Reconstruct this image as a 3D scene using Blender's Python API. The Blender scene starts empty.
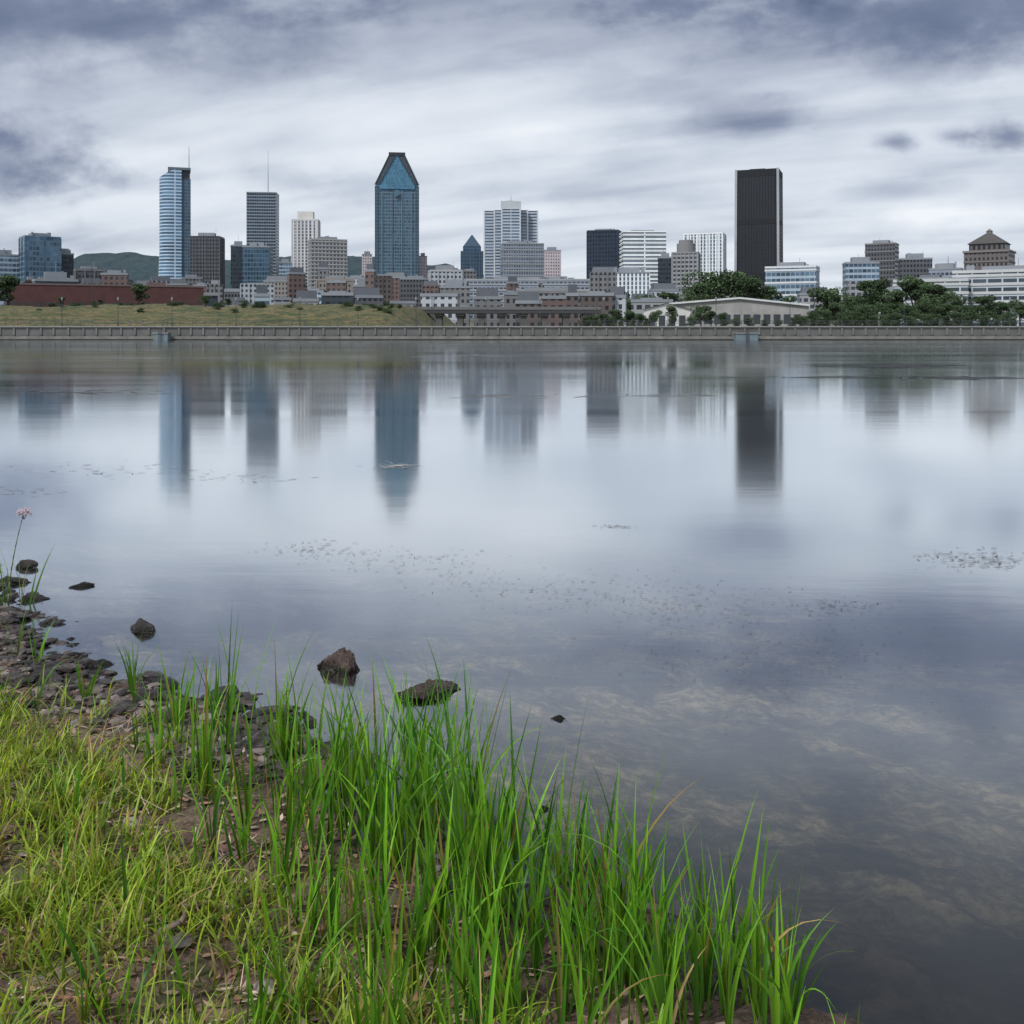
import bpy, math, random, bmesh
import numpy as np
from mathutils import Vector, Matrix, noise as mnoise
random.seed(7); rng=np.random.default_rng(7)
scene=bpy.context.scene
COL=scene.collection
H=2.2; HOR=329.0; F=1000.0
def wx(px,d): return (px-512)/F*d
def wz(py,d): return H+(HOR-py)/F*d
def gnd(px,py,z=0.0):
    d=(H-z)*F/(py-HOR); return ((px-512)/F*d,d)

# ---------------------------------------------------------------- materials
class NT:
    def __init__(s,tree): s.t=tree; s.n=tree.nodes; s.l=tree.links
    def node(s,typ,**kw):
        n=s.n.new(typ)
        for k,v in kw.items(): setattr(n,k,v)
        return n
    def put(s,sock,v):
        if v is None: return
        if isinstance(v,bpy.types.NodeSocket): s.l.new(v,sock)
        else: sock.default_value=v
    def m(s,op,a,b=None,c=None,clamp=False):
        n=s.node('ShaderNodeMath',operation=op); n.use_clamp=clamp
        s.put(n.inputs[0],a); s.put(n.inputs[1],b); s.put(n.inputs[2],c); return n.outputs[0]
    def mix(s,f,a,b,blend='MIX'):
        n=s.node('ShaderNodeMix',data_type='RGBA',blend_type=blend)
        s.put(n.inputs[0],f)
        for i,v in ((6,a),(7,b)):
            if isinstance(v,(tuple,list)) and len(v)==3: v=(*v,1)
            s.put(n.inputs[i],v)
        return n.outputs[2]
    def grey(s,v):
        cc=s.node('ShaderNodeCombineXYZ')
        for i in range(3): s.put(cc.inputs[i],v)
        return cc.outputs[0]
    def noise(s,vec,scale,detail=4,rough=.5,dist=0.0):
        n=s.node('ShaderNodeTexNoise'); s.put(n.inputs['Vector'],vec)
        n.inputs['Scale'].default_value=scale; n.inputs['Detail'].default_value=detail
        n.inputs['Roughness'].default_value=rough; n.inputs['Distortion'].default_value=dist
        return n.outputs['Fac']
    def ramp(s,f,stops,interp='LINEAR'):
        n=s.node('ShaderNodeValToRGB'); n.color_ramp.interpolation=interp
        e=n.color_ramp.elements
        while len(e)<len(stops): e.new(0.5)
        for i,(p,c) in enumerate(stops):
            e[i].position=p; e[i].color=(*c,1) if len(c)==3 else c
        s.put(n.inputs[0],f); return n.outputs[0]
    def rng(s,v,a,b,c=0.0,d=1.0,smooth=False):
        n=s.node('ShaderNodeMapRange'); n.clamp=True
        if smooth: n.interpolation_type='SMOOTHSTEP'
        s.put(n.inputs[0],v)
        for i,x in enumerate((a,b,c,d)): s.put(n.inputs[i+1],x)
        return n.outputs[0]
    def scalev(s,vec,sc):
        n=s.node('ShaderNodeVectorMath',operation='MULTIPLY'); s.put(n.inputs[0],vec); n.inputs[1].default_value=sc; return n.outputs[0]
    def rotv(s,vec,a):
        n=s.node('ShaderNodeVectorRotate'); n.rotation_type='Z_AXIS'; s.put(n.inputs['Vector'],vec); n.inputs['Angle'].default_value=a; return n.outputs[0]
def newmat(name):
    m=bpy.data.materials.new(name); m.use_nodes=True; t=NT(m.node_tree)
    b=m.node_tree.nodes['Principled BSDF']; return m,t,b
def plain(name,col,rough=.8,metal=0,var=.25,scale=1.5,bump=0):
    m,t,b=newmat(name)
    geo=t.node('ShaderNodeNewGeometry').outputs['Position']
    n=t.noise(geo,scale,5,.6)
    c=t.mix(n,tuple(x*(1-var) for x in col),tuple(min(1,x*(1+var)) for x in col))
    t.put(b.inputs['Base Color'],c); b.inputs['Roughness'].default_value=rough; b.inputs['Metallic'].default_value=metal
    return m
def facade(name,wall,glass,floor=4.0,bay=3.0,wh=.55,ww=.7,refl=.3,var=.35,rough=.25,wmetal=0.0):
    wall=(wall[0]*.95,wall[1]*1.0,wall[2]*1.08)
    m,t,b=newmat(name)
    tc=t.node('ShaderNodeTexCoord')
    sp=t.node('ShaderNodeSeparateXYZ'); t.put(sp.inputs[0],tc.outputs['Object'])
    sn=t.node('ShaderNodeSeparateXYZ'); t.put(sn.inputs[0],tc.outputs['Normal'])
    ax=t.m('ABSOLUTE',sn.outputs[0]); ay=t.m('ABSOLUTE',sn.outputs[1]); az=t.m('ABSOLUTE',sn.outputs[2])
    isx=t.m('GREATER_THAN',ax,ay)
    u=t.m('ADD',t.m('MULTIPLY',sp.outputs[1],isx),t.m('MULTIPLY',sp.outputs[0],t.m('SUBTRACT',1,isx)))
    us=t.m('DIVIDE',u,bay); zs=t.m('DIVIDE',sp.outputs[2],floor)
    fu=t.m('ABSOLUTE',t.m('SUBTRACT',t.m('FRACT',us),.5)); fz=t.m('ABSOLUTE',t.m('SUBTRACT',t.m('FRACT',zs),.5))
    win=t.m('MULTIPLY',t.m('LESS_THAN',fu,ww/2),t.m('LESS_THAN',fz,wh/2))
    win=t.m('MULTIPLY',win,t.m('LESS_THAN',az,.6))
    cv=t.node('ShaderNodeCombineXYZ'); t.put(cv.inputs[0],t.m('FLOOR',us)); t.put(cv.inputs[1],t.m('FLOOR',zs)); t.put(cv.inputs[2],isx)
    wn=t.node('ShaderNodeTexWhiteNoise'); t.put(wn.inputs[0],cv.outputs[0])
    r=t.rng(wn.outputs['Value'],0,1,1-var,1+var)
    big=t.noise(tc.outputs['Object'],.035,3,.5)
    big2=t.rng(big,.3,.7,.65,1.35)
    g=t.mix(1.0,(*glass,1),t.grey(t.m('MULTIPLY',r,big2)),'MULTIPLY')
    wn2=t.noise(t.scalev(tc.outputs['Object'],(1,1,.25)),.12,5,.6)
    w=t.mix(wn2,tuple(x*.75 for x in wall),tuple(min(x*1.22,.9) for x in wall))
    t.put(b.inputs['Base Color'],t.mix(win,w,g))
    t.put(b.inputs['Roughness'],t.rng(win,0,1,.75,rough))
    t.put(b.inputs['Metallic'],t.rng(win,0,1,wmetal,refl))
    return m
# ---------------------------------------------------------------- mesh helper
class MB:
    def __init__(s): s.v=[]; s.f=[]; s.mi=[]
    def add(s,vs,fs,mi=0):
        o=len(s.v); s.v+=[tuple(v) for v in vs]; s.f+=[tuple(i+o for i in f) for f in fs]; s.mi+=[mi]*len(fs); return s
    def box(s,x0,x1,y0,y1,z0,z1,mi=0):
        return s.prism([(x0,y0),(x1,y0),(x1,y1),(x0,y1)],z0,z1,mi=mi)
    def prism(s,poly,z0,z1,top=None,mi=0,cap=True):
        n=len(poly); top=top or poly
        vs=[(x,y,z0) for x,y in poly]+[(x,y,z1) for x,y in top]
        fs=[(i,(i+1)%n,n+(i+1)%n,n+i) for i in range(n)]
        if cap: fs+=[tuple(range(n,2*n)),tuple(range(n-1,-1,-1))]
        return s.add(vs,fs,mi)
    def cyl(s,x,y,z0,z1,r0,r1=None,n=10,mi=0):
        r1=r0 if r1 is None else r1
        a=[(x+r0*math.cos(2*math.pi*i/n),y+r0*math.sin(2*math.pi*i/n)) for i in range(n)]
        b=[(x+r1*math.cos(2*math.pi*i/n),y+r1*math.sin(2*math.pi*i/n)) for i in range(n)]
        return s.prism(a,z0,z1,b,mi)
    def tube(s,p,q,r0,r1,n=6,mi=0):
        p=Vector(p);q=Vector(q);d=(q-p).normalized(); a=d.orthogonal().normalized(); b=d.cross(a)
        vs=[p+(a*math.cos(2*math.pi*i/n)+b*math.sin(2*math.pi*i/n))*r0 for i in range(n)]+[q+(a*math.cos(2*math.pi*i/n)+b*math.sin(2*math.pi*i/n))*r1 for i in range(n)]
        return s.add(vs,[(i,(i+1)%n,n+(i+1)%n,n+i) for i in range(n)]+[tuple(range(n,2*n)),tuple(range(n-1,-1,-1))],mi)
    def mesh(s,name,mats,smooth=False):
        me=bpy.data.meshes.new(name); me.from_pydata(s.v,[],s.f)
        for m in mats: me.materials.append(m)
        me.polygons.foreach_set('material_index',s.mi)
        if smooth: me.polygons.foreach_set('use_smooth',[True]*len(s.f))
        me.update(); return me
def npmesh(name,V,Fq,mats,cols=None,smooth=True):
    me=bpy.data.meshes.new(name); V=np.asarray(V,dtype=np.float32); Fq=np.asarray(Fq,dtype=np.int32); k=Fq.shape[1]
    me.vertices.add(len(V)); me.vertices.foreach_set('co',V.ravel())
    me.loops.add(Fq.size); me.loops.foreach_set('vertex_index',Fq.ravel())
    me.polygons.add(len(Fq)); me.polygons.foreach_set('loop_start',np.arange(0,Fq.size,k,dtype=np.int32))
    me.polygons.foreach_set('loop_total',np.full(len(Fq),k,dtype=np.int32))
    me.polygons.foreach_set('use_smooth',np.full(len(Fq),smooth))
    for m in mats: me.materials.append(m)
    me.update(calc_edges=True)
    if cols is not None:
        a=me.color_attributes.new('tint','FLOAT_COLOR','POINT')
        c=np.ones((len(V),4),dtype=np.float32); c[:,:3]=cols; a.data.foreach_set('color',c.ravel())
    return me
def link(o): COL.objects.link(o); return o
def thing(name,label,cat,loc=(0,0,0),rot=0,group=None,me=None,kind=None):
    o=bpy.data.objects.new(name,me); link(o); o.location=loc; o.rotation_euler=(0,0,rot)
    if label: o['label']=label
    if cat: o['category']=cat
    if group: o['group']=group
    if kind: o['kind']=kind
    return o
def part(par,name,mb,mats,label=None,smooth=False):
    if not isinstance(mats,(list,tuple)): mats=[mats]
    me=mb.mesh(name,mats,smooth) if isinstance(mb,MB) else mb
    o=bpy.data.objects.new(name,me); link(o); o.parent=par
    if label: o['label']=label
    return o
# ---------------------------------------------------------------- camera
cd=bpy.data.cameras.new('camera'); cam=bpy.data.objects.new('camera',cd); link(cam)
cam.location=(0,0,H); cam.rotation_euler=(math.radians(90),0,0)
cd.sensor_width=36; cd.lens=36*F/1024; cd.shift_y=-(512-HOR)/1024; cd.clip_end=20000; cd.clip_start=.05
scene.camera=cam
scene.view_settings.view_transform='Standard'; scene.view_settings.look='None'; scene.view_settings.exposure=0
# ---------------------------------------------------------------- world
SUNEL,SUNAZ=math.radians(50),math.radians(220)   # azimuth clockwise from +Y
w=bpy.data.worlds.new('World'); scene.world=w; w.use_nodes=True
t=NT(w.node_tree); bg=t.n['Background']; out=t.n['World Output']
sky=t.node('ShaderNodeTexSky'); sky.sky_type='NISHITA'; sky.sun_disc=False; sky.sun_elevation=SUNEL; sky.sun_rotation=SUNAZ
t.l.new(sky.outputs[0],bg.inputs[0]); bg.inputs[1].default_value=.08
tc=t.node('ShaderNodeTexCoord'); s=t.node('ShaderNodeSeparateXYZ'); t.put(s.inputs[0],tc.outputs['Generated'])
dx,dy,dz=s.outputs
ah=t.m('SQRT',t.m('ADD',t.m('MULTIPLY',dx,dx),t.m('MULTIPLY',dy,dy)))
ady=t.m('MAXIMUM',t.m('ABSOLUTE',dy),.08)
u=t.m('DIVIDE',dx,ady); v=t.m('DIVIDE',dz,t.m('MAXIMUM',dy,.08))
back=t.rng(dy,-.3,.15,1,0)
el=t.m('DIVIDE',dz,t.m('MAXIMUM',ah,.05))
den=t.m('ADD',t.m('MAXIMUM',dz,0),.16)
pv=t.node('ShaderNodeCombineXYZ'); t.put(pv.inputs[0],t.m('DIVIDE',dx,den)); t.put(pv.inputs[1],t.m('DIVIDE',dy,den))
P=pv.outputs[0]
n1=t.noise(t.scalev(t.rotv(P,.55),(.42,1.1,1)),1.15,4,.45,.3)
n2=t.noise(t.scalev(t.rotv(P,.40),(.26,1.4,1)),2.6,4,.46,.4)
dv=t.node('ShaderNodeCombineXYZ'); t.put(dv.inputs[0],u); t.put(dv.inputs[1],el); t.put(dv.inputs[2],dy)
n3=t.noise(t.scalev(t.rotv(dv.outputs[0],-.10),(.8,2.8,1)),5.8,4,.50,.3)
EL=t.m('MULTIPLY',el,.5)
g=t.ramp(EL,[(0,(.79,)*3),(.035,(.81,)*3),(.075,(.80,)*3),(.11,(.73,)*3),(.14,(.64,)*3),(.17,(.60,)*3),(.21,(.57,)*3),(.28,(.36,)*3),(.45,(.24,)*3),(.85,(.8,)*3)],'LINEAR')
T=t.m('ADD',g,t.m('MULTIPLY',t.m('SUBTRACT',n1,.5),t.rng(el,.24,.42,.56,.26)))
T=t.m('ADD',T,t.m('MULTIPLY',t.m('SUBTRACT',n2,.5),t.rng(el,.24,.42,.42,.22)))
T=t.m('ADD',T,t.m('MULTIPLY',t.m('SUBTRACT',n3,.5),.42))
wn=t.noise(t.scalev(dv.outputs[0],(1,1.8,1)),12,5,.58)
wo=t.m('MULTIPLY',t.m('SUBTRACT',wn,.5),3.4)
def blob(px,py,a,b,st):
    global T
    e1=t.m('DIVIDE',t.m('SUBTRACT',u,(px-512)/F),a/F); e2=t.m('DIVIDE',t.m('SUBTRACT',v,(HOR-py)/F),b/F)
    r=t.m('SQRT',t.m('ADD',t.m('MULTIPLY',e1,e1),t.m('MULTIPLY',e2,e2)))
    r=t.m('ADD',r,wo)
    k=t.rng(r,-.2,2.1,st,0,smooth=True)
    T=t.m('SUBTRACT',T,k)
for bl in [(742,118,58,16,.28),(1008,138,30,10,.42),(898,142,17,7,.34),(955,137,17,7,.30),(0,165,80,28,.36),(110,180,60,14,.16),
           (340,182,70,14,.20),(890,190,60,10,.20),(40,25,220,44,.25),(985,10,220,42,.32),(560,0,200,18,.07),(60,240,90,12,.14),(600,195,90,10,.12),(240,140,120,12,.08),
           (470,105,240,40,-.06),(930,215,70,18,-.18),(640,150,90,20,-.06),(720,60,120,24,-.08)]: blob(*bl)
cl=t.ramp(T,[(0.0,(.045,.068,.135)),(.22,(.098,.132,.228)),(.42,(.218,.26,.372)),(.62,(.455,.505,.61)),(.80,(.69,.745,.83)),(1.0,(.91,.94,.99))])
hi=t.rng(el,.38,.6)
cl=t.mix(hi,cl,t.mix(1.0,cl,(.98,.92,.78),'MULTIPLY'))
clb=t.mix(back,cl,(.66,.71,.80))
bg2=t.node('ShaderNodeBackground'); t.put(bg2.inputs[0],clb); bg2.inputs[1].default_value=1.02
ms=t.node('ShaderNodeMixShader'); ms.inputs[0].default_value=.93
t.l.new(bg.outputs[0],ms.inputs[1]); t.l.new(bg2.outputs[0],ms.inputs[2]); t.l.new(ms.outputs[0],out.inputs[0])
sl=bpy.data.lights.new('sun','SUN'); sl.angle=math.radians(10); sl.color=(1,.985,.95)
sl.energy=3.3
so=bpy.data.objects.new('sun',sl); link(so); so.location=(-30,-30,80)
sd=Vector((math.sin(SUNAZ)*math.cos(SUNEL),math.cos(SUNAZ)*math.cos(SUNEL),math.sin(SUNEL)))
so.rotation_euler=sd.to_track_quat('Z','Y').to_euler()
# ---------------------------------------------------------------- terrain
SH=np.array([(-60,40),(-20,18),(-9,11.6),(-5.4,9.6),(-4.35,8.4),(-3.45,7.1),(-2.65,6.3),(-1.95,5.9),(-1.2,5.35),(-.6,4.65),(.2,3.9),(.82,3.42),(1.12,3.0),(1.7,2.1),(3.2,0.2),(9,-6),(60,-40)],dtype=float)
def shore_d(x,y):
    x=np.asarray(x,float); y=np.asarray(y,float); best=np.full(x.shape,1e9); sg=np.zeros(x.shape)
    for a,b in zip(SH[:-1],SH[1:]):
        dxx,dyy=b-a; L=dxx*dxx+dyy*dyy
        tt=np.clip(((x-a[0])*dxx+(y-a[1])*dyy)/L,0,1)
        ex=x-(a[0]+tt*dxx); ey=y-(a[1]+tt*dyy); dd=np.hypot(ex,ey)
        cr=dxx*(y-a[1])-dyy*(x-a[0])
        m=dd<best; best=np.where(m,dd,best); sg=np.where(m,np.where(cr<0,1,-1),sg)
    return best*sg
def vnoise(x,y,s,seed=0):
    x=np.asarray(x,float)*s+seed*17.3; y=np.asarray(y,float)*s+seed*7.1
    xi=np.floor(x).astype(np.int64); yi=np.floor(y).astype(np.int64); fx=x-xi; fy=y-yi
    fx=fx*fx*(3-2*fx); fy=fy*fy*(3-2*fy)
    def h(a,b):
        n=(a*374761393+b*668265263+seed*974711)&0xffffffff; n=((n^(n>>13))*1274126177)&0xffffffff
        return ((n^(n>>16))&0xffff)/65535.0
    return (h(xi,yi)*(1-fx)+h(xi+1,yi)*fx)*(1-fy)+(h(xi,yi+1)*(1-fx)+h(xi+1,yi+1)*fx)*fy
def near_h(x,y):
    d=shore_d(x,y)+ (vnoise(x,y,1.6,1)-.5)*.35+(vnoise(x,y,5,2)-.5)*.14
    up=np.where(d<3,.10*np.maximum(d,0),.30+.03*(np.minimum(d,12)-3))
    dn=np.where(d>-3,.15*np.minimum(d,0),-.45-.05*np.minimum(-d-3,45))
    z=np.where(d>0,up,dn)
    fade=np.exp(-np.maximum(np.hypot(x,y-4)-10,0)/8)
    z=z+((vnoise(x,y,3.1,3)-.5)*.07+(vnoise(x,y,9,4)-.5)*.04+(vnoise(x,y,22,5)-.5)*.022)*fade
    return z
def ground_h(x,y):
    z=near_h(x,y)
    far=np.interp(y,[200.6,450,1100,9000],[2.8,3.2,20,40])
    return np.where(y>200.3,far,np.maximum(z,-3.2))
def axis(segs):
    a=[]
    for lo,hi,n,p in segs:
        q=np.linspace(0,1,n,endpoint=False)**p; a+=list(lo+(hi-lo)*q)
    return a
xs=sorted(set(np.round([-v for v in axis([(6.2,8000,50,3.5)])]+axis([(-6.2,2.6,210,1)])+axis([(2.6,8000,50,3.5)])+[8000],4)))
ys=sorted(set(np.round(axis([(-60,1.5,25,1),(1.5,10.5,200,1),(10.5,199.5,45,2),(200.2,200.6,1,1),(201,9000,30,2)])+[200.6,9000],4)))
X,Y=np.meshgrid(xs,ys); Z=ground_h(X,Y)
nx,ny=len(xs),len(ys); I=np.arange(nx*ny).reshape(ny,nx)
Fq=np.stack([I[:-1,:-1],I[:-1,1:],I[1:,1:],I[1:,:-1]],-1).reshape(-1,4)
ms_,t,b=newmat('shore_soil')
geo=t.node('ShaderNodeNewGeometry').outputs['Position']; sp=t.node('ShaderNodeSeparateXYZ'); t.put(sp.inputs[0],geo); z=sp.outputs[2]
a1=t.noise(geo,9,8,.7,.4); a2=t.noise(geo,45,6,.7); a3=t.noise(geo,1.3,4,.6)
soil=t.ramp(a1,[(.28,(.020,.013,.010)),(.45,(.075,.045,.033)),(.58,(.155,.098,.074)),(.75,(.29,.20,.155))])
soil=t.mix(t.rng(a2,.45,.7),soil,(.24,.165,.125))
soil=t.mix(t.m('MULTIPLY',t.rng(t.noise(geo,3.5,8,.75),.48,.60),t.rng(z,.05,.14)),soil,(.05,.062,.018))
wet=t.rng(z,.0,.06,.40,1.0)
bedn=t.noise(t.scalev(t.rotv(geo,.3),(.85,1.15,1)),1.6,10,.72,.25); bedp=t.noise(t.rotv(geo,.4),.55,5,.6,.3); bedf=t.noise(t.scalev(geo,(1,1.2,1)),11,7,.78,.3)
bed=t.ramp(bedn,[(.38,(.025,.025,.020)),(.47,(.17,.15,.10)),(.55,(.44,.36,.22)),(.68,(.66,.54,.34))])
bed=t.mix(t.rng(bedf,.44,.60),t.mix(.72,bed,(.03,.032,.022)),bed)
bed=t.mix(t.rng(bedp,.40,.56),t.mix(.78,bed,(.022,.025,.026)),bed)
dep=t.m('POWER',t.rng(z,-1.45,-.02,.0,1.0),1.5)  # light lost in deeper water, painted into the bed colour
fall=t.rng(sp.outputs[1],3.5,5.6,.05,1.0)   # bed colour darkens towards the near side
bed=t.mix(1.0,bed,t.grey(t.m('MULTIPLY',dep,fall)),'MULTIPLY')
soil=t.mix(1.0,soil,t.grey(wet),'MULTIPLY')
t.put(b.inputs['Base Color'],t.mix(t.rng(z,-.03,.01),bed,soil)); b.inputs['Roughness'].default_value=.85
bn=t.node('ShaderNodeBump'); bn.inputs['Strength'].default_value=.9; bn.inputs['Distance'].default_value=.03
t.put(bn.inputs['Height'],t.m('ADD',a1,t.m('MULTIPLY',a2,.4))); t.put(b.inputs['Normal'],bn.outputs[0])
land=plain('city_ground',(.10,.11,.08),.9,scale=.05,var=.4)
me=npmesh('ground',np.stack([X.ravel(),Y.ravel(),Z.ravel()],-1),Fq,[ms_,land])
cy=(np.array(ys)[:-1]>200)
me.polygons.foreach_set('material_index',np.repeat(cy.astype(np.int32),nx-1))
thing('ground',None,None,me=me,kind='structure')
# ---------------------------------------------------------------- water
mw,t,b=newmat('water_surface'); t.n.remove(b); out=t.n['Material Output']
gn=t.node('ShaderNodeNewGeometry'); geo=gn.outputs['Position']
rn=t.noise(t.scalev(geo,(.02,.09,1)),1.0,5,.6,.6)
rn2=t.noise(t.scalev(geo,(.35,1.4,1)),1.0,5,.6,.4)
gl=t.node('ShaderNodeBsdfGlossy'); gl.distribution='GGX'; gl.inputs[0].default_value=(.91,.945,.965,1)
t.put(gl.inputs['Roughness'],t.rng(rn,.35,.7,.06,.125))
bp=t.node('ShaderNodeBump'); bp.inputs['Strength'].default_value=.025; bp.inputs['Distance'].default_value=.05; t.put(bp.inputs['Height'],rn2); t.put(gl.inputs['Normal'],bp.outputs[0])
tr=t.node('ShaderNodeBsdfTransparent'); tr.inputs[0].default_value=(.88,.88,.84,1)
dt=t.node('ShaderNodeVectorMath',operation='DOT_PRODUCT'); t.put(dt.inputs[0],gn.outputs['Normal']); t.put(dt.inputs[1],gn.outputs['Incoming'])
c_=t.m('ABSOLUTE',dt.outputs['Value'])
R=t.m('DIVIDE',1.0,t.m('ADD',1.0,t.m('POWER',t.m('DIVIDE',c_,.325),3.2)))
mx=t.node('ShaderNodeMixShader'); t.put(mx.inputs[0],R); t.l.new(tr.outputs[0],mx.inputs[1]); t.l.new(gl.outputs[0],mx.inputs[2]); t.l.new(mx.outputs[0],out.inputs[0])
mb=MB(); mb.add([(-3000,-40,0),(3000,-40,0),(3000,199.9,0),(-3000,199.9,0)],[(0,1,2,3)])
thing('water',None,None,me=mb.mesh('water',[mw]),kind='structure')
# ---------------------------------------------------------------- quay
conc=plain('quay_concrete',(.095,.095,.093),.9,scale=.5,var=.6); concd=plain('quay_wet_concrete',(.045,.046,.044),.7,scale=.8,var=.4)
concl=plain('quay_cap_concrete',(.19,.19,.185),.85,scale=.5,var=.35); steel=plain('dark_steel',(.05,.055,.06),.5,.4)
q=thing('quay_wall','long grey concrete quay wall with pilasters above the water','wall',(0,200,0))
mb=MB(); mb.box(-700,700,0,1.2,-3.3,2.55); part(q,'wall',mb,conc)
mb=MB(); x=-260
while x<260:
    mb.box(x,x+.35,-.2,-.003,1.0,2.5); x+=2.6+random.uniform(-.5,.5)
part(q,'pilasters',mb,plain('pilaster_concrete',(.12,.12,.115),.9,scale=.15,var=.7))
mb=MB(); mb.box(-700,700,-1.2,-.31,-3.3,.22,0); part(q,'tide_line_ledge',mb,concd)
mb=MB(); mb.box(-700,700,-.32,1.35,2.553,2.80); part(q,'coping',mb,concl)
mb=MB(); mb.box(-700,700,-1.3,-.305,.223,.75); part(q,'fender_ledge',mb,plain('quay_ledge',(.15,.145,.13),.9,scale=.6,var=.7))
r=thing('railing','thin dark steel railing along top of quay','railing',(0,200.3,2.805))
mb=MB()
for zz in (.45,.8,1.1): mb.box(-260,260,-.03,.03,zz-.03,zz+.03)
part(r,'rail',mb,steel)
pm=MB(); pm.box(-.04,.04,-.04,.04,0,1.06); pme=pm.mesh('post',[steel])
for i in range(100):
    o=part(r,'post',pme,[]); o.location=(-124+i*2.5,0,0)
mb=MB()
for i in range(60): 
    for sx in (-1,1): mb.box(sx*(130+i*2.2)-.04,sx*(130+i*2.2)+.04,-.04,.04,0,1.06)
o=part(r,'posts',mb,steel); o['kind']='stuff'
pb=plain('grey_blue_paint',(.11,.145,.165),.6)
for px in (162,746):
    hw=1.4 if px<500 else 2.2
    o=thing('mooring_platform','small grey-blue steel mooring platform against quay wall','platform',(wx(px,197.5),197.2,-.2),group='mooring platforms on the quay')
    mb=MB(); mb.box(-hw,hw,-.6,1.3,.1,1.5); part(o,'body',mb,pb)
    mb=MB(); mb.box(-hw-.15,hw+.15,-.8,1.35,1.503,1.7); part(o,'deck',mb,concl)
    mb=MB()
    for sx in (-.25,.25): mb.box(sx-.04,sx+.04,-.9,-.82,-.2,2.4)
    for k in range(8): mb.box(-.21,.21,-.88,-.84,.1+k*.28,.15+k*.28)
    part(o,'ladder',mb,steel)
mb=MB(); mb.box(-700,700,1.36,9,2.6,2.806); thing('promenade',None,None,(0,200,0),me=mb.mesh('promenade',[concl]),kind='structure')
# embankment
ex=np.concatenate([np.linspace(-700,-120,30),np.linspace(-118,-12,120)]); ey=np.array([207,210,213,216,220,224,228,232,236,240,245,250,256,262,280,300,420.])
EX,EY=np.meshgrid(ex,ey)
prof=np.interp(EY,[207,210,224,240,262,300,420],[2.0,3.0,5.6,7.4,8.3,8.6,8.8])
en=np.clip((-19-EX)/10,0,1); en=en*en*(3-2*en)
EZ=2.2+(prof-2.2)*en+((vnoise(EX,EY,.12,9)-.5)*1.3+(vnoise(EX,EY,.5,10)-.5)*.5)*en*np.clip((EY-208)/10,0,1)
n_,k_=EX.shape; I=np.arange(n_*k_).reshape(n_,k_)
Fe=np.stack([I[:-1,:-1],I[:-1,1:],I[1:,1:],I[1:,:-1]],-1).reshape(-1,4)
me_,t,b=newmat('dry_grass')
geo=t.node('ShaderNodeNewGeometry').outputs['Position']
n=t.noise(t.scalev(geo,(.2,.3,1.6)),.75,9,.80,.5); nn=t.noise(geo,.9,8,.8)
c=t.ramp(n,[(.38,(.02,.034,.012)),(.46,(.06,.070,.022)),(.54,(.14,.115,.048)),(.64,(.17,.10,.065))])
c=t.mix(t.rng(nn,.48,.58),c,(.024,.038,.014)); t.put(b.inputs['Base Color'],c); b.inputs['Roughness'].default_value=.95
thing('embankment',None,None,me=npmesh('embankment',np.stack([EX.ravel(),EY.ravel(),EZ.ravel()],-1),Fe,[me_]),kind='structure')
# hill
hx=np.linspace(-2200,600,160); hy=np.linspace(2300,3600,40); HX,HY=np.meshgrid(hx,hy)
ridge=np.interp(HX/2950*1000+512,[-300,0,60,110,160,250,330,400,520,700],[140,165,182,203,204,192,212,195,130,0])
HZ=10+ridge*np.sin(np.clip((HY-2300)/1300,0,1)*math.pi)**.8+(vnoise(HX,HY,.012,11)-.5)*22+(vnoise(HX,HY,.05,12)-.5)*14
n_,k_=HX.shape; I=np.arange(n_*k_).reshape(n_,k_)
Fh=np.stack([I[:-1,:-1],I[:-1,1:],I[1:,1:],I[1:,:-1]],-1).reshape(-1,4)
mh,t,b=newmat('hill_woods'); geo=t.node('ShaderNodeNewGeometry').outputs['Position']
n=t.noise(geo,.06,7,.75); t.put(b.inputs['Base Color'],t.ramp(n,[(.35,(.014,.032,.045)),(.65,(.036,.062,.07))])); b.inputs['Roughness'].default_value=1
thing('hill',None,None,me=npmesh('hill',np.stack([HX.ravel(),HY.ravel(),HZ.ravel()],-1),Fh,[mh]),kind='structure')
# ---------------------------------------------------------------- buildings
mech=plain('mechanical_metal',(.22,.24,.27),.6,scale=.1)
darkm=plain('dark_cladding',(.03,.04,.05),.5,scale=.1)
def gz(d): return float(np.interp(d,[200.6,450,1100,9000],[2.8,3.2,20,40]))
def site(name,label,px0,px1,d,rot=0,ratio=.8,cat='building',group=None):
    c=(px0+px1)/2; a=math.radians(rot); uu=(c-512)/F
    W=(px1-px0)/F*d/(math.cos(a)+ratio*abs(math.sin(a)))
    D=W*ratio; dd=d+D/2
    th=-math.atan(uu)+a
    e=thing(name,label,cat,(uu*dd,dd,gz(dd)-1),th,group)
    return e,W,D,dd,gz(dd)-1
def parapet(mb,W,D,z,h=1.2,tk=.6,mi=0):
    mb.box(-W/2,W/2,-D/2,-D/2+tk,z,z+h,mi); mb.box(-W/2,W/2,D/2-tk,D/2,z,z+h,mi)
    mb.box(-W/2,-W/2+tk,-D/2+tk,D/2-tk,z,z+h,mi); mb.box(W/2-tk,W/2,-D/2+tk,D/2-tk,z,z+h,mi)
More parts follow.
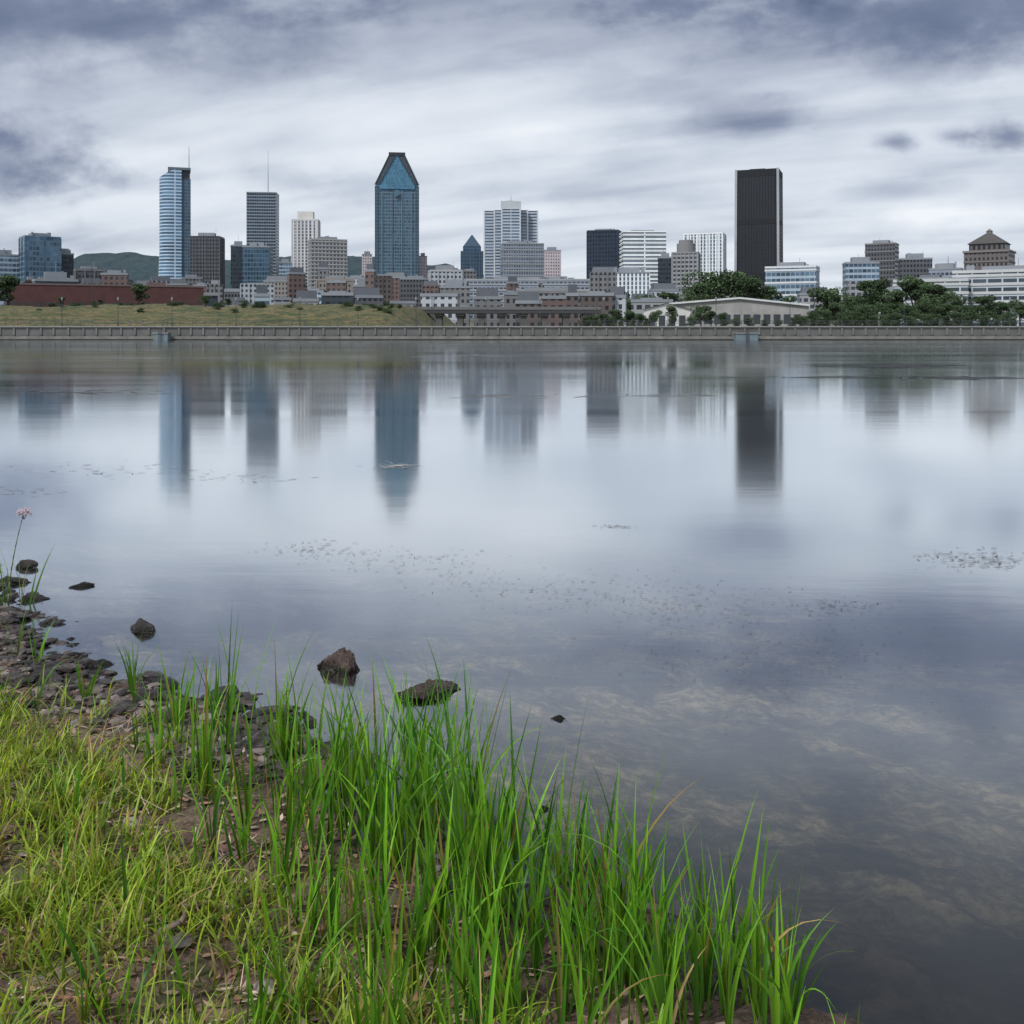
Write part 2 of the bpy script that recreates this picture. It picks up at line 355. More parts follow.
def roofstuff(e,W,D,z,hh,mat=None,k=4):
    mb=MB(); mb.box(-W*.28,W*.25,-D*.25,D*.3,z,z+hh)
    for i in range(k):
        x=random.uniform(-.42,.36)*W; y=random.uniform(-.4,.3)*D; s=random.uniform(.03,.1)*W
        mb.box(x,x+s,y,y+s,z+.01*i,z+hh*random.uniform(.3,1.25))
    x=random.uniform(-.3,.3)*W; mb.cyl(x,0,z,z+hh*random.uniform(1.3,2.2),.18,.1,5)
    part(e,'rooftop_plant_room',mb,mat or mech)
def bands(mb,W,D,z0,z1,step,pr=.35,th=1.2,mi=0):
    z=z0
    while z<z1:
        mb.box(-W/2-pr,W/2+pr,-D/2-pr,D/2+pr,z,z+th,mi); z+=step
def fins(mb,W,D,z0,z1,step,pr=.5,wd=.7,mi=0):
    n=max(1,int(W/step))
    for i in range(n+1):
        x=-W/2+i*W/n; mb.box(x-wd/2,x+wd/2,-D/2-pr,-D/2-.003,z0,z1,mi)
    n=max(1,int(D/step))
    for i in range(n+1):
        y=-D/2+i*D/n
        for sx in (-1,1):
            a,b=sorted((sx*(W/2+.003),sx*(W/2+pr))); mb.box(a,b,y-wd/2,y+wd/2,z0,z1,mi)
def slab(name,label,px0,px1,yt,d,mat,rot=0,ratio=.8,rel=None,relmat=None,step=4,roofh=5,plant=None,cat='building',group=None,ant=None,mans=False):
    e,W,D,dd,z0=site(name,label,px0,px1,d,rot,ratio,cat,group)
    top=wz(yt,dd-D/2)-z0
    mb=MB(); mb.box(-W/2,W/2,-D/2,D/2,0,top-1.2)
    part(e,'wall',mb,mat)
    mb=MB(); parapet(mb,W+.5,D+.5,top-1.2,1.3,.7); part(e,'parapet',mb,relmat or mech)
    if rel:
        mb=MB()
        if rel=='bands': bands(mb,W,D,step,top-3,step)
        else: fins(mb,W,D,0,top-1.3,step)
        part(e,'floor_bands' if rel=='bands' else 'facade_fins',mb,relmat or mech)
    if mans:
        mb=MB(); mb.prism([(-W/2+.8,-D/2+.8),(W/2-.8,-D/2+.8),(W/2-.8,D/2-.8),(-W/2+.8,D/2-.8)],top-1.19,top+3.5,[(-W*.4,-D*.25),(W*.4,-D*.25),(W*.4,D*.25),(-W*.4,D*.25)]); part(e,'roof',mb,slate)
    elif roofh: roofstuff(e,W,D,top-1.19,roofh,plant)
    if ant:
        mb=MB(); az=wz(ant[1],dd)-z0; ax=(ant[0]-(px0+px1)/2)/F*dd
        mb.cyl(ax,0,top-1.3,top+(az-top)*.5,.55,.4,6); mb.cyl(ax,0,top+(az-top)*.5,az,.3,.15,6); part(e,'antenna',mb,mech)
    return e,W,D,top
slate=plain('slate_roof',(.08,.09,.11),.6,scale=.3)
G='towers of the city skyline'
F_blue=facade('blue_glass',(.11,.165,.21),(.07,.13,.195),4,2.5,.7,.85,.5,.5)
F_blue2=facade('pale_blue_glass',(.33,.385,.43),(.10,.16,.225),4,3,.6,.9,.5,.5)
F_ibmL=facade('banded_blue_glass',(.46,.54,.62),(.09,.165,.245),4.2,60,.64,.98,.5)
F_dark=facade('dark_glass',(.03,.04,.05),(.02,.035,.05),4,2.5,.6,.8,.3,.6)
F_brown=facade('brown_precast',(.09,.09,.095),(.025,.03,.04),3.8,2.4,.55,.6,.25)
F_cream=facade('cream_precast',(.58,.56,.54),(.08,.095,.12),3.6,4.2,.8,.45,.25)
F_beige=facade('beige_grid',(.29,.285,.28),(.05,.06,.08),3.8,3.6,.55,.65,.25)
F_white=facade('white_banded',(.72,.74,.76),(.06,.085,.12),3.8,60,.42,.98,.35)
F_whitev=facade('white_vertical',(.70,.72,.75),(.12,.15,.19),3.8,3.4,.85,.5,.35)
F_grey=facade('grey_office',(.25,.275,.315),(.07,.09,.12),3.9,3,.5,.75,.35)
F_alu=facade('aluminium_curtain',(.42,.455,.50),(.10,.135,.18),4,50,.5,.98,.4)
F_navy=facade('navy_glass',(.022,.033,.052),(.014,.027,.05),4,2.6,.6,.75,.35)
F_brick=facade('red_brick',(.145,.095,.082),(.04,.045,.055),3.6,3.2,.5,.5,.25)
F_tan=facade('tan_brick',(.24,.21,.185),(.04,.04,.05),3.5,2.6,.5,.45,.25)
F_choc=facade('dark_brown_brick',(.10,.078,.07),(.025,.025,.03),3.5,2.8,.5,.5,.25)
F_pink=facade('pink_granite',(.50,.41,.41),(.12,.13,.15),3.8,3,.5,.5,.25)
F_stone=facade('grey_stone',(.17,.165,.16),(.03,.035,.045),3.6,2.9,.52,.48,.25)
F_pale=facade('pale_stone',(.40,.41,.42),(.05,.06,.08),3.7,3.0,.55,.5,.25)
F_teal=facade('blue_curtain',(.115,.165,.205),(.045,.10,.145),4,2.6,.66,.74,.55,.40)
F_bronze=facade('matt_black',(.013,.017,.024),(.006,.008,.012),3.9,2.0,.6,.6,.05,.3,.5)
slab('office_tower','blue-grey glass office block with dark upper floor',21,59,236,780,F_blue,12,.8,'fins',F_blue,9,4)
slab('office_building','low blue glass block beside glass tower',-14,19,254,800,F_blue2,5,.9,None)
slab('office_building','dark glass annex beside blue office block',56,73,253,800,F_dark,10,.9)
slab('apartment_building','long grey-brown row with regular windows',75,103,269,640,F_brown,6,.5,'fins',F_stone,5,3)
slab('apartment_building','brown brick block with flat roof',102,128,273,620,F_brick,-6,.6,None,None,4,3)
slab('office_building','small dark block behind brick warehouse',36,76,279,520,F_dark,4,.5)
# curved glass tower
e,W,D,dd,z0=site('curved_glass_tower','tall pale blue banded glass tower with curved side and stepped crown',160,190,1250,0,.8,'tower',G)
Z=lambda y:wz(y,dd-D/2)-z0
sq=W/2; n=10
cur=[(-sq+ (1-math.cos(a))*W*.42 , -D/2*math.sin(a)) for a in np.linspace(0.0,math.pi/2,n)]
poly=cur+[(sq*.42,-D/2),(sq*.42,D/2),(-sq*.2,D/2),(-sq,D*.25)]
mb=MB(); low=[(x-(2.6 if x<0 else 0),y) for x,y in poly]; mb.prism(low,0,Z(250),poly,0); mb.prism(poly,Z(250),Z(177),None,0)
vs=[(x,y,Z(177)+.01) for x,y in poly]+[(x,y,Z(177)+.02+(Z(169)-Z(177))*min(1,max(0,(x+sq)/(W*.45)))) for x,y in poly]; m_=len(poly)
mb.add(vs,[(i,(i+1)%m_,m_+(i+1)%m_,m_+i) for i in range(m_)]+[tuple(range(m_,2*m_))])
part(e,'curved_glass_wall',mb,F_ibmL)
mb=MB(); mb.box(sq*.422,sq,-D/2+2,D/2,0,Z(178)); part(e,'dark_side_slab',mb,facade('slate_glass',(.08,.12,.16),(.04,.08,.12),4.2,3,.6,.8,.4))
mb=MB(); mb.box(-sq*.1,sq*.95,-D*.38,D*.4,Z(178)+.01,Z(169.5)); part(e,'crown_recess',mb,darkm)
mb=MB(); mb.prism([(-sq*.45,-D*.5),(sq,-D*.5),(sq,D*.5),(-sq*.45,D*.5)],Z(169.5)+.03,Z(167)); part(e,'crown_slab',mb,plain('crown_metal',(.10,.13,.16),.5))
mb=MB(); mb.cyl(sq*.9,0,Z(167),Z(143),.6,.2,6); part(e,'antenna',mb,mech)
mb=MB(); mb.box(-sq*.75,sq+W*.5,-D/2-4,D*.4,0,Z(283)); part(e,'podium',mb,F_blue2)
slab('brown_tower','dark grey-brown precast office tower with flat roof',191,224,236,1000,F_brown,-14,.7,'fins',F_brown,3.2,5)
slab('office_tower','dark banded tower with tall roof mast',247,279,192,1300,facade('charcoal_banded',(.19,.225,.265),(.02,.03,.045),4.1,3,.6,.9,.3),-8,.8,None,None,4,2,ant=(268,150))
slab('glass_office_block','dark blue glass block with stepped sides',243,273,246,900,facade('blue_teal',(.07,.115,.15),(.035,.08,.125),4,2.6,.7,.8,.5,.5),-10,.8)
slab('glass_office_block','nearly black glass slab',231,246,245,905,F_dark,0,1.2)
slab('office_building','narrow pale blue slab block',279,292,262,1100,F_blue2,0,1)
e,W,D,top=slab('hotel_tower','cream hotel tower with vertical window strips and small cap',292,320,219,1120,F_cream,-8,.7,'fins',plain('cream_fin',(.60,.58,.57),.8,scale=.1),4.6,0)
mb=MB(); mb.box(-W*.3,W*.3,-D*.3,D*.3,top-1.2,top+9); part(e,'penthouse',mb,plain('cream_panel',(.56,.54,.53),.8,scale=.1))
slab('office_tower','beige office block with regular window grid',308,347,239,1000,F_beige,8,.7,'bands',plain('beige_band',(.32,.315,.31),.8,scale=.1),3.8,4)
slab('brick_office_building','low tan stone block with arched ground floor',317,353,279,640,F_tan,0,.6,'fins',plain('tan_stone',(.25,.215,.185),.8),5,3)
slab('brick_office_building','small red brick building with pale corners',353,374,285,600,F_brick,5,.8)
slab('apartment_tower','thin pinkish apartment tower',362,372,254,1300,F_pink,0,1)
# pointed tower
e,W,D,dd,z0=site('pointed_glass_tower','tall blue-grey glass tower with steep pointed gabled roof',375,419,1180,0,.95,'tower',G)
fy=dd-D/2; Z=lambda y:wz(y,fy)-z0; hw=W/2; k=D/2
oct_=lambda h,k,c:[(-h+c,-k),(h-c,-k),(h,-k+c),(h,k-c),(h-c,k),(-h+c,k),(-h,k-c),(-h,-k+c)]
mb=MB(); mb.prism(oct_(hw-1,k-1,2),14,Z(184)); part(e,'wall',mb,F_teal)
mb=MB()
for sx in (-1,1):
    for sy in (-1,1): mb.box(sx*(hw-2.1)-2.1,sx*(hw-2.1)+2.1,sy*(k-2.1)-2.1,sy*(k-2.1)+2.1,0,Z(186))
part(e,'corner_columns',mb,facade('slate_columns',(.06,.095,.125),(.02,.045,.07),4,2,.5,.5,.4))
mb=MB()
for q_ in (-.42,-.14,.14,.42):
    mb.box(q_*W*.8-.5,q_*W*.8+.5,-k-.2,-k+.99,12,Z(192))
part(e,'facade_fins',mb,plain('steel_blue_fin',(.13,.19,.24),.5,.3))
mb=MB(); mb.prism(oct_(hw*.97,k*.97,2),Z(184)+.003,Z(153.5),[(x*.36,y*.36) for x,y in oct_(hw*.97,k*.97,2)]); part(e,'roof',mb,facade('dark_slate_roof',(.02,.03,.04),(.035,.055,.075),4,2.4,.5,.6,.4))
mb=MB(); gx=hw*.80
for s in (-1,1):
    y_=s*(k+.6); ap=(0,y_,Z(155)); bk=(0,s*k*.3,Z(155))
    mb.add([(-gx,y_,Z(189)),(gx,y_,Z(189)),(gx,y_,Z(184)),ap,(-gx,y_,Z(184)),bk,(gx,s*k*.5,Z(184)),(-gx,s*k*.5,Z(184))],[(0,1,2,3,4),(2,6,5,3),(4,3,5,7)])
part(e,'gable',mb,facade('bright_blue_glass',(.08,.175,.235),(.07,.19,.28),3,1.9,.8,.8,.6,.25))
mb=MB(); yf=-k-.6
for sx in (-1,1):
    mb.tube((sx*(gx+.4),yf-.6,Z(185)),(0,yf-.6,Z(154)),.7,.7,4)
    mb.tube((sx*hw,-k,Z(185)),(sx*hw*.36,-k*.36,Z(153)),.7,.7,4)
part(e,'roof_ribs',mb,plain('dark_rib',(.02,.026,.035),.5))
mb=MB(); mb.box(-hw*.38,hw*.38,-k*.38,k*.38,Z(153.5)+.01,Z(150)); part(e,'crown_cap',mb,plain('cap_slate',(.02,.024,.03),.5))
mb=MB(); nn_=20; r_=3.6; mb.add([(r_*math.cos(2*math.pi*i/nn_),-k-1.9,Z(193)+r_*math.sin(2*math.pi*i/nn_)) for i in range(nn_)],[tuple(range(nn_))]); part(e,'round_window',mb,plain('disc_glass',(.09,.17,.23),.3,.5))
mb=MB(); mb.box(-hw*.86,hw*.86,-k+2,k-2,0,13.9)
for i in range(6): xx=-hw*.8+i*hw*.32; mb.box(xx-1,xx+1,-k-.8,-k-.25,0,22)
part(e,'arcade_base',mb,plain('arcade_stone',(.10,.12,.14),.6,scale=.1))
slab('grey_stone_building','pale grey stone office building with mansard top',428,462,270,760,F_pale,6,.7,'fins',plain('pale_stone_fin',(.38,.39,.41),.8),6,5)
slab('office_building','small pink granite block',419,427,256,1200,F_pink,0,1.2)
slab('grey_stone_building','grey stone block with many small windows',440,470,286,560,F_stone,0,.6)
# pyramid topped tower
e,W,D,dd,z0=site('pyramid_roof_tower','dark blue glass tower with pyramid roof',461,483,1100,0,1,'tower',G)
Z=lambda y:wz(y,dd-D/2)-z0; hw=W/2
mb=MB(); mb.box(-hw,hw,-hw,hw,0,Z(251)); mb.box(-hw*.82,hw*.82,-hw*.82,hw*.82,Z(251)+.01,Z(246)); part(e,'wall',mb,facade('deep_blue_glass',(.045,.08,.12),(.02,.05,.09),4,2.6,.6,.7,.4))
mb=MB(); mb.prism(oct_(hw*.8,hw*.8,.5),Z(246)+.01,Z(234),[(x*.06,y*.06) for x,y in oct_(hw*.8,hw*.8,.5)]); part(e,'roof',mb,plain('blue_metal_roof',(.035,.065,.10),.4,.4,scale=.1))
mb=MB(); fins(mb,W,W,0,Z(251),3.4,.4,.8); part(e,'facade_fins',mb,plain('blue_fin',(.05,.08,.11),.5))
# cruciform
e,W,D,dd,z0=site('cruciform_tower','pale aluminium cross-plan office tower with stepped roof',484,538,1300,0,.9,'tower',G)
Z=lambda y:wz(y,dd-D/2)-z0; hw=W/2; k=D/2; a=W*.17
mb=MB(); mb.box(-hw,hw,-a,a,0,Z(209)); mb.box(-a,a,-k,-a-.003,0,Z(209)); mb.box(-a,a,a+.003,k,0,Z(209))
mb.box(-hw*.62,-a-.01,-hw*.55,-a-.01,0,Z(209)); mb.box(a+.01,hw*.62,-hw*.55,-a-.01,0,Z(209)); part(e,'wall',mb,F_alu)
mb=MB(); mb.box(-a*1.1,a*1.1,-k*.98,k*.9,Z(209)+.01,Z(201)); part(e,'penthouse',mb,plain('alu_panel',(.44,.47,.51),.7,scale=.06))
mb=MB(); mb.box(-a*.5,a*.3,-k*.3,k*.3,Z(201)+.01,Z(198.5)); mb.cyl(0,0,Z(199),Z(192),.4,.2); part(e,'roof_beacon',mb,mech)
mb=MB(); 
for xx,y0 in ((-hw,-a),(hw,-a),(-hw*.62,-hw*.55),(hw*.62,-hw*.55),(-a,-k),(a,-k)): mb.box(xx-.9,xx+.9,y0-.5,y0+1,0,Z(208.5))
part(e,'corner_columns',mb,plain('alu_column',(.50,.53,.57),.6,scale=.1))
slab('office_tower','grey concrete office slab with window grid',500,544,243,1050,facade('mid_grey_grid',(.22,.24,.27),(.08,.095,.12),3.7,2.6,.55,.7,.3),6,.6,'bands',plain('mid_grey_band',(.26,.28,.31),.8,scale=.1),7.4,4)
slab('apartment_tower','small pink tower with pale roof',543,561,250,1200,F_pink,5,.8)
slab('long_office_building','long low grey office building with window bands',466,592,279,700,F_grey,0,.2,'bands',plain('pale_grey_band',(.30,.32,.34),.8,scale=.1),4,3)
slab('warehouse','wide grey stone warehouse with small windows',505,592,291,520,F_stone,3,.3,'bands',plain('grey_band',(.17,.17,.18),.8),5,3)
slab('navy_tower','dark navy glass tower with flat roof',587,622,230,1000,F_navy,-10,.75,'fins',F_navy,3,3)
slab('white_banded_tower','white tower with dark horizontal window bands',619,666,231,950,F_white,8,.75,'bands',plain('white_band',(.74,.76,.78),.7,scale=.1),7.6,3)
slab('office_building','lower white wing with vertical windows',609,650,272,860,F_whitev,4,.5)
slab('dark_office_block','narrow dark glass block',658,673,257,900,F_dark,0,1)
e,W,D,top=slab('grey_office_tower','grey concrete tower with round drum on roof',672,700,252,880,F_beige,-6,.8,'fins',plain('grey_fin',(.22,.225,.23),.8),3.6,0)
mb=MB(); mb.cyl(0,0,top-1.1,top+8,W*.36,None,20); mb.cyl(0,0,top+8.01,top+11,W*.28,None,20); part(e,'roof_drum',mb,plain('drum_concrete',(.19,.19,.2),.8))
slab('white_tower','white tower with slender vertical windows',684,726,233,1080,F_whitev,-8,.7,'fins',plain('white_fin',(.74,.76,.78),.7,scale=.1),5,2)
# black tower
e,W,D,dd,z0=site('black_tower','tall black tower with chamfered corners and pale corner edges',735,783,1080,-7,.85,'tower',G)
Z=lambda y:wz(y,dd-D/2)-z0; hw=W/2; k=D/2
mb=MB(); lo=oct_(hw,k,3.4); up=oct_(hw*.97,k*.97,3.4); mb.prism(lo,0,Z(169.5),up); part(e,'wall',mb,F_bronze)
lv=plain('black_louvres',(.007,.009,.012),.8)
for y0,y1 in ((176,169),(224,219),(278,273)):
    mb=MB(); f=1.012-.03*(Z((y0+y1)/2)/Z(169.5)); mb.prism([(x*f,y*f) for x,y in lo],Z(y0),Z(y1)); part(e,'mechanical_floor',mb,lv)
mb=MB()
for sx in (-1,1):
    for sy in (-1,1):
        cc_=[(sx*(hw-.9)-1.3,sy*(k-.9)-1.3),(sx*(hw-.9)+1.3,sy*(k-.9)-1.3),(sx*(hw-.9)+1.3,sy*(k-.9)+1.3),(sx*(hw-.9)-1.3,sy*(k-.9)+1.3)]
        mb.prism(cc_,0,Z(168.5),[(x*.97,y*.97) for x,y in cc_])
part(e,'corner_columns',mb,plain('corner_concrete',(.30,.32,.35),.6,scale=.1))
mb=MB()
for i in range(13):
    xx=(-hw+5)+i*(W-10)/12
    mb.prism([(xx-.35,-k-.5),(xx+.35,-k-.5),(xx+.35,-k+1),(xx-.35,-k+1)],0,Z(170),[(xx*.97-.35,-k*.97-.5),(xx*.97+.35,-k*.97-.5),(xx*.97+.35,-k*.97+1),(xx*.97-.35,-k*.97+1)])
part(e,'facade_fins',mb,plain('black_fin',(.014,.018,.025),.85,0))
mb=MB(); mb.box(-hw*.4,hw*.3,-k*.3,k*.3,Z(169.4),Z(166.5)); part(e,'rooftop_plant_room',mb,darkm)
slab('glass_office_building','pale blue glass office building with white frame',766,819,266,640,F_blue2,-8,.6,'bands',plain('white_frame',(.55,.58,.61),.6),8,4)
slab('glass_office_building','grey-blue glass office block',843,878,262,700,F_blue2,8,.8)
slab('office_tower','grey office block with dark windows',866,898,243,820,F_brown,-10,.8,'bands',plain('grey_brown_band',(.16,.16,.165),.8,scale=.1),7.6,4)
slab('office_building','dark brown low block',899,931,258,760,F_brown,6,.8)
slab('office_building','grey concrete block with antenna',930,962,268,740,F_grey,-6,.7,ant=(948,256))
# hipped roof building
e,W,D,dd,z0=site('hip_roof_building','brown stone building with dark hipped roof and cupola',966,1013,640,-10,.9,'building')
Z=lambda y:wz(y,dd-D/2)-z0; hw=W/2; k=D/2
mb=MB(); mb.box(-hw,hw,-k,k,0,Z(252)); part(e,'wall',mb,facade('brown_stone',(.125,.105,.10),(.03,.03,.035),3.8,2.6,.5,.45,.2))
mb=MB(); mb.box(-hw-.7,hw+.7,-k-.7,k+.7,Z(252)+.003,Z(250)); mb.box(-hw-.4,hw+.4,-k-.4,k+.4,Z(262),Z(261)); part(e,'cornice',mb,plain('stone_cornice',(.17,.155,.15),.8))
mb=MB(); mb.box(-hw*.80,hw*.80,-k*.80,k*.80,Z(250)+.003,Z(243)); part(e,'attic',mb,facade('attic_stone',(.10,.09,.085),(.02,.02,.025),5,3,.6,.5,.2))
mb=MB(); mb.prism([(-hw*.88,-k*.88),(hw*.88,-k*.88),(hw*.88,k*.88),(-hw*.88,k*.88)],Z(243)+.003,Z(232),[(-hw*.16,-k*.16),(hw*.16,-k*.16),(hw*.16,k*.16),(-hw*.16,k*.16)]); part(e,'roof',mb,plain('dark_slate_hip_roof',(.058,.056,.057),.7,scale=.2))
mb=MB(); mb.cyl(0,0,Z(232)+.003,Z(229.5),1.9,1.9,8); mb.cyl(0,0,Z(229.5)+.003,Z(227),2.2,.2,8); part(e,'cupola',mb,plain('cupola_stone',(.15,.14,.13),.7))
F_whiteg=facade('greyed_white_bands',(.44,.46,.48),(.06,.08,.10),3.8,6,.5,.9,.3)
slab('white_long_building','long white building with continuous dark window bands',958,1080,269,430,F_whiteg,-4,.25,'bands',plain('white_slab',(.44,.455,.47),.7),3.8,3)
slab('white_long_building','white terraced wing with horizontal windows',896,966,279,440,F_whiteg,-4,.3,'bands',plain('white_wing_slab',(.42,.435,.45),.7),3.8,2)
# red warehouse
e,W,D,dd,z0=site('red_brick_warehouse','long low dark red brick warehouse on embankment',17,200,330,3,.15)
e.location.z=7.6; Zt=wz(286,dd-D/2)-7.6
mb=MB(); mb.box(-W/2,W/2,-D/2,D/2,0,Zt); part(e,'wall',mb,plain('red_brick_wall',(.085,.035,.035),.9,scale=.5,var=.5))
mb=MB(); parapet(mb,W+.3,D+.3,Zt+.003,.5,.5); mb.box(W*.2,W*.3,-D*.3,D*.2,Zt,Zt+1.6); part(e,'parapet',mb,plain('brick_coping',(.14,.10,.095),.8))
wm=plain('grimy_window',(.04,.035,.04),.4)
pm=MB(); pm.box(-.9,.9,-.06,-.003,0,2.0); pme=pm.mesh('window',[wm])
for i in range(18): o=part(e,'window',pme,[]); o.location=(-W/2+2+i*(W-4)/17,-D/2,1.4)
# low rise fill
fm=[(F_stone,'grey stone'),(F_brick,'reddish brick'),(F_grey,'grey concrete'),(F_beige,'grey-beige'),(F_pale,'pale grey stone'),(F_brown,'dark grey'),(F_blue2,'pale blue glass'),(F_dark,'dark glass'),(F_tan,'tan brick'),(F_stone,'grey stone'),(F_choc,'dark brown brick'),(F_beige,'grey-beige')]
rr=random.Random(3)
px=-40
while px<1060:
    w_=rr.uniform(11,36); d=rr.uniform(560,900)
    if px<205: yt=rr.uniform(277,288)
    elif px<600: yt=rr.uniform(266,294)
    elif px<830: yt=rr.uniform(286,300)
    else: yt=rr.uniform(274,292)
    m_,cn=rr.choice(fm); rel=rr.choice([None,'fins',None])
    slab('low_rise_building','low %s city building with %s roof'%(cn,'slate' if px%3>2 else 'flat'),px,px+w_,yt,d,m_,rr.uniform(-18,18),rr.uniform(.4,.9),rel,m_ if rel else None,rr.uniform(4,7),rr.uniform(1.5,4),group='low city buildings behind the quay',mans=px%3>2)
    px+=w_*rr.uniform(.5,.95)
px=205
while px<640:
    w_=rr.uniform(12,42); d=rr.uniform(360,480); m_,cn=rr.choice(fm)
    slab('low_rise_building','low %s city building with %s roof'%(cn,'slate' if px%3>1.8 else 'flat'),px,px+w_,rr.uniform(292,306),d,m_,rr.uniform(-10,10),rr.uniform(.4,.7),None,None,4,rr.uniform(1,2.2),group='low city buildings behind the quay',mans=px%3>1.8)
    px+=w_*rr.uniform(.8,1.3)
# market hall
e,W,D,dd,z0=site('exhibition_hall','long low stone hall with low pitched pale roof',668,806,275,0,.22)
z0=2.4; e.location.z=z0; Z=lambda y:wz(y,dd-D/2)-z0
def hallz(x): return float(np.interp(x/W+.5,[0,.28,.52,1],[Z(303),Z(300),Z(297.5),Z(305)]))
xsn=[-W/2,-.22*W,.02*W,W/2]
mb=MB()
vs=[(x,-D/2,0) for x in xsn]+[(x,-D/2,hallz(x)-.4) for x in xsn]+[(x,D/2,0) for x in xsn]+[(x,D/2,hallz(x)-.4) for x in xsn]
fs=[(i,i+1,i+5,i+4) for i in range(3)]+[(i+9,i+8,i+12,i+13) for i in range(3)]+[(0,4,12,8),(3,11,15,7)]
mb.add(vs,fs); part(e,'wall',mb,plain('hall_stone',(.27,.265,.26),.9,scale=.3,var=.6))
mb=MB(); vs=[];fs=[]
for x in xsn:
    x2=x*1.01; vs+=[(x2,-D/2-.7,hallz(x)-.40),(x2,-D/2-.7,hallz(x)+.1),(x2,D/2+.7,hallz(x)+.1),(x2,D/2+.7,hallz(x)-.40)]
for i in range(3):
    a=i*4; fs+=[(a,a+4,a+5,a+1),(a+1,a+5,a+6,a+2),(a+2,a+6,a+7,a+3)]
mb.add(vs,fs); part(e,'roof',mb,plain('pale_roof_sheet',(.50,.51,.52),.6,scale=.3))
pm=MB(); pm.box(-.9,.9,-.08,-.003,0,2.6); pme=pm.mesh('window',[darkm])
for i in range(13):
    o=part(e,'window',pme,[]); o.location=(-W/2+3+i*(W-6)/12,-D/2,1.2)
e,W,D,dd,z0=site('white_hall','small white hall with low gable roof',644,690,250,0,.6)
z0=2.4; e.location.z=z0; Z=lambda y:wz(y,dd-D/2)-z0
mb=MB(); mb.box(-W/2,W/2,-D/2,D/2,0,Z(309)); mb.add([(-W/2,-D/2,Z(309)),(W/2,-D/2,Z(309)),(0,-D/2,Z(304))],[(0,1,2)]); part(e,'wall',mb,plain('white_render',(.50,.50,.49),.8,scale=.4))
mb=MB(); mb.add([(-W/2-.4,-D/2-.5,Z(309.4)),(0,-D/2-.5,Z(303)),(0,D/2,Z(303)),(-W/2-.4,D/2,Z(309.4)),(W/2+.4,-D/2-.5,Z(309.4)),(W/2+.4,D/2,Z(309.4))],[(0,1,2,3),(1,4,5,2)]); part(e,'roof',mb,plain('pale_grey_roof',(.5,.51,.52),.6))
pm=MB(); pm.box(-.8,.8,-.06,-.003,.5,3.2); pme=pm.mesh('door',[darkm])
for i in range(4):
    o=part(e,'door',pme,[]); o.location=(-W/2+2+i*(W-4)/3,-D/2,0)
# viaduct
e=thing('viaduct','dark concrete road viaduct on piers beside embankment','bridge',(0,300,2.4))
x0,x1=wx(405,300),wx(600,300); zt=wz(310,300)-2.4
mb=MB(); mb.box(x0,x1,-4,4,zt-1.1,zt); part(e,'deck',mb,plain('dark_concrete',(.05,.05,.055),.9,scale=.5))
mb=MB()
for y_ in (-4.02,3.9): mb.box(x0,x1,y_-.1,y_+.1,zt+.003,zt+.9)
part(e,'parapet',mb,plain('parapet_concrete',(.13,.13,.135),.9))
pm=MB(); pm.box(-.9,.9,-3,3,0,zt-1.8); pm.box(-1.3,1.3,-3.6,3.6,zt-1.8,zt-1.115); pme=pm.mesh('pier',[conc])
for i in range(9): o=part(e,'pier',pme,[]); o.location=(x0+4+i*(x1-x0-8)/8,0,0)
# lamp posts
lm=MB(); lm.cyl(0,0,0,.4,.18,.14,8); lm.cyl(0,0,.4,5.2,.07,.045,8); lme=lm.mesh('pole',[steel])
hm=MB(); hm.cyl(0,0,5.2,5.35,.1,.22,8); hm.cyl(0,0,5.35,5.75,.2,.15,8); hm.cyl(0,0,5.75,5.9,.22,.05,8); hme=hm.mesh('lamp_head',[plain('lamp_grey',(.2,.2,.2),.5)])
for px in (62,118,172,236,300,358,416,434,486,540,604,668,716,790,842,904,962,1010):
    o=thing('street_lamp','slim dark street lamp on quay promenade','lamp',(wx(px,204),204,2.81),group='street lamps along the quay')
    part(o,'pole',lme,[]); part(o,'lamp_head',hme,[])
for px,yt in ((432,297),(92,280),(597,296)):
    mb=MB(); zz=wz(yt,240)-2.8; mb.cyl(0,0,0,zz,.14,.06,8); mb.box(-.5,.5,-.08,.08,zz*.93,zz*.95)
    o=thing('utility_pole','tall thin pole with short crossarm behind quay','pole',(wx(px,240),240,2.8 if px>415 else 6),group='tall poles behind the quay'); part(o,'pole',mb,steel)
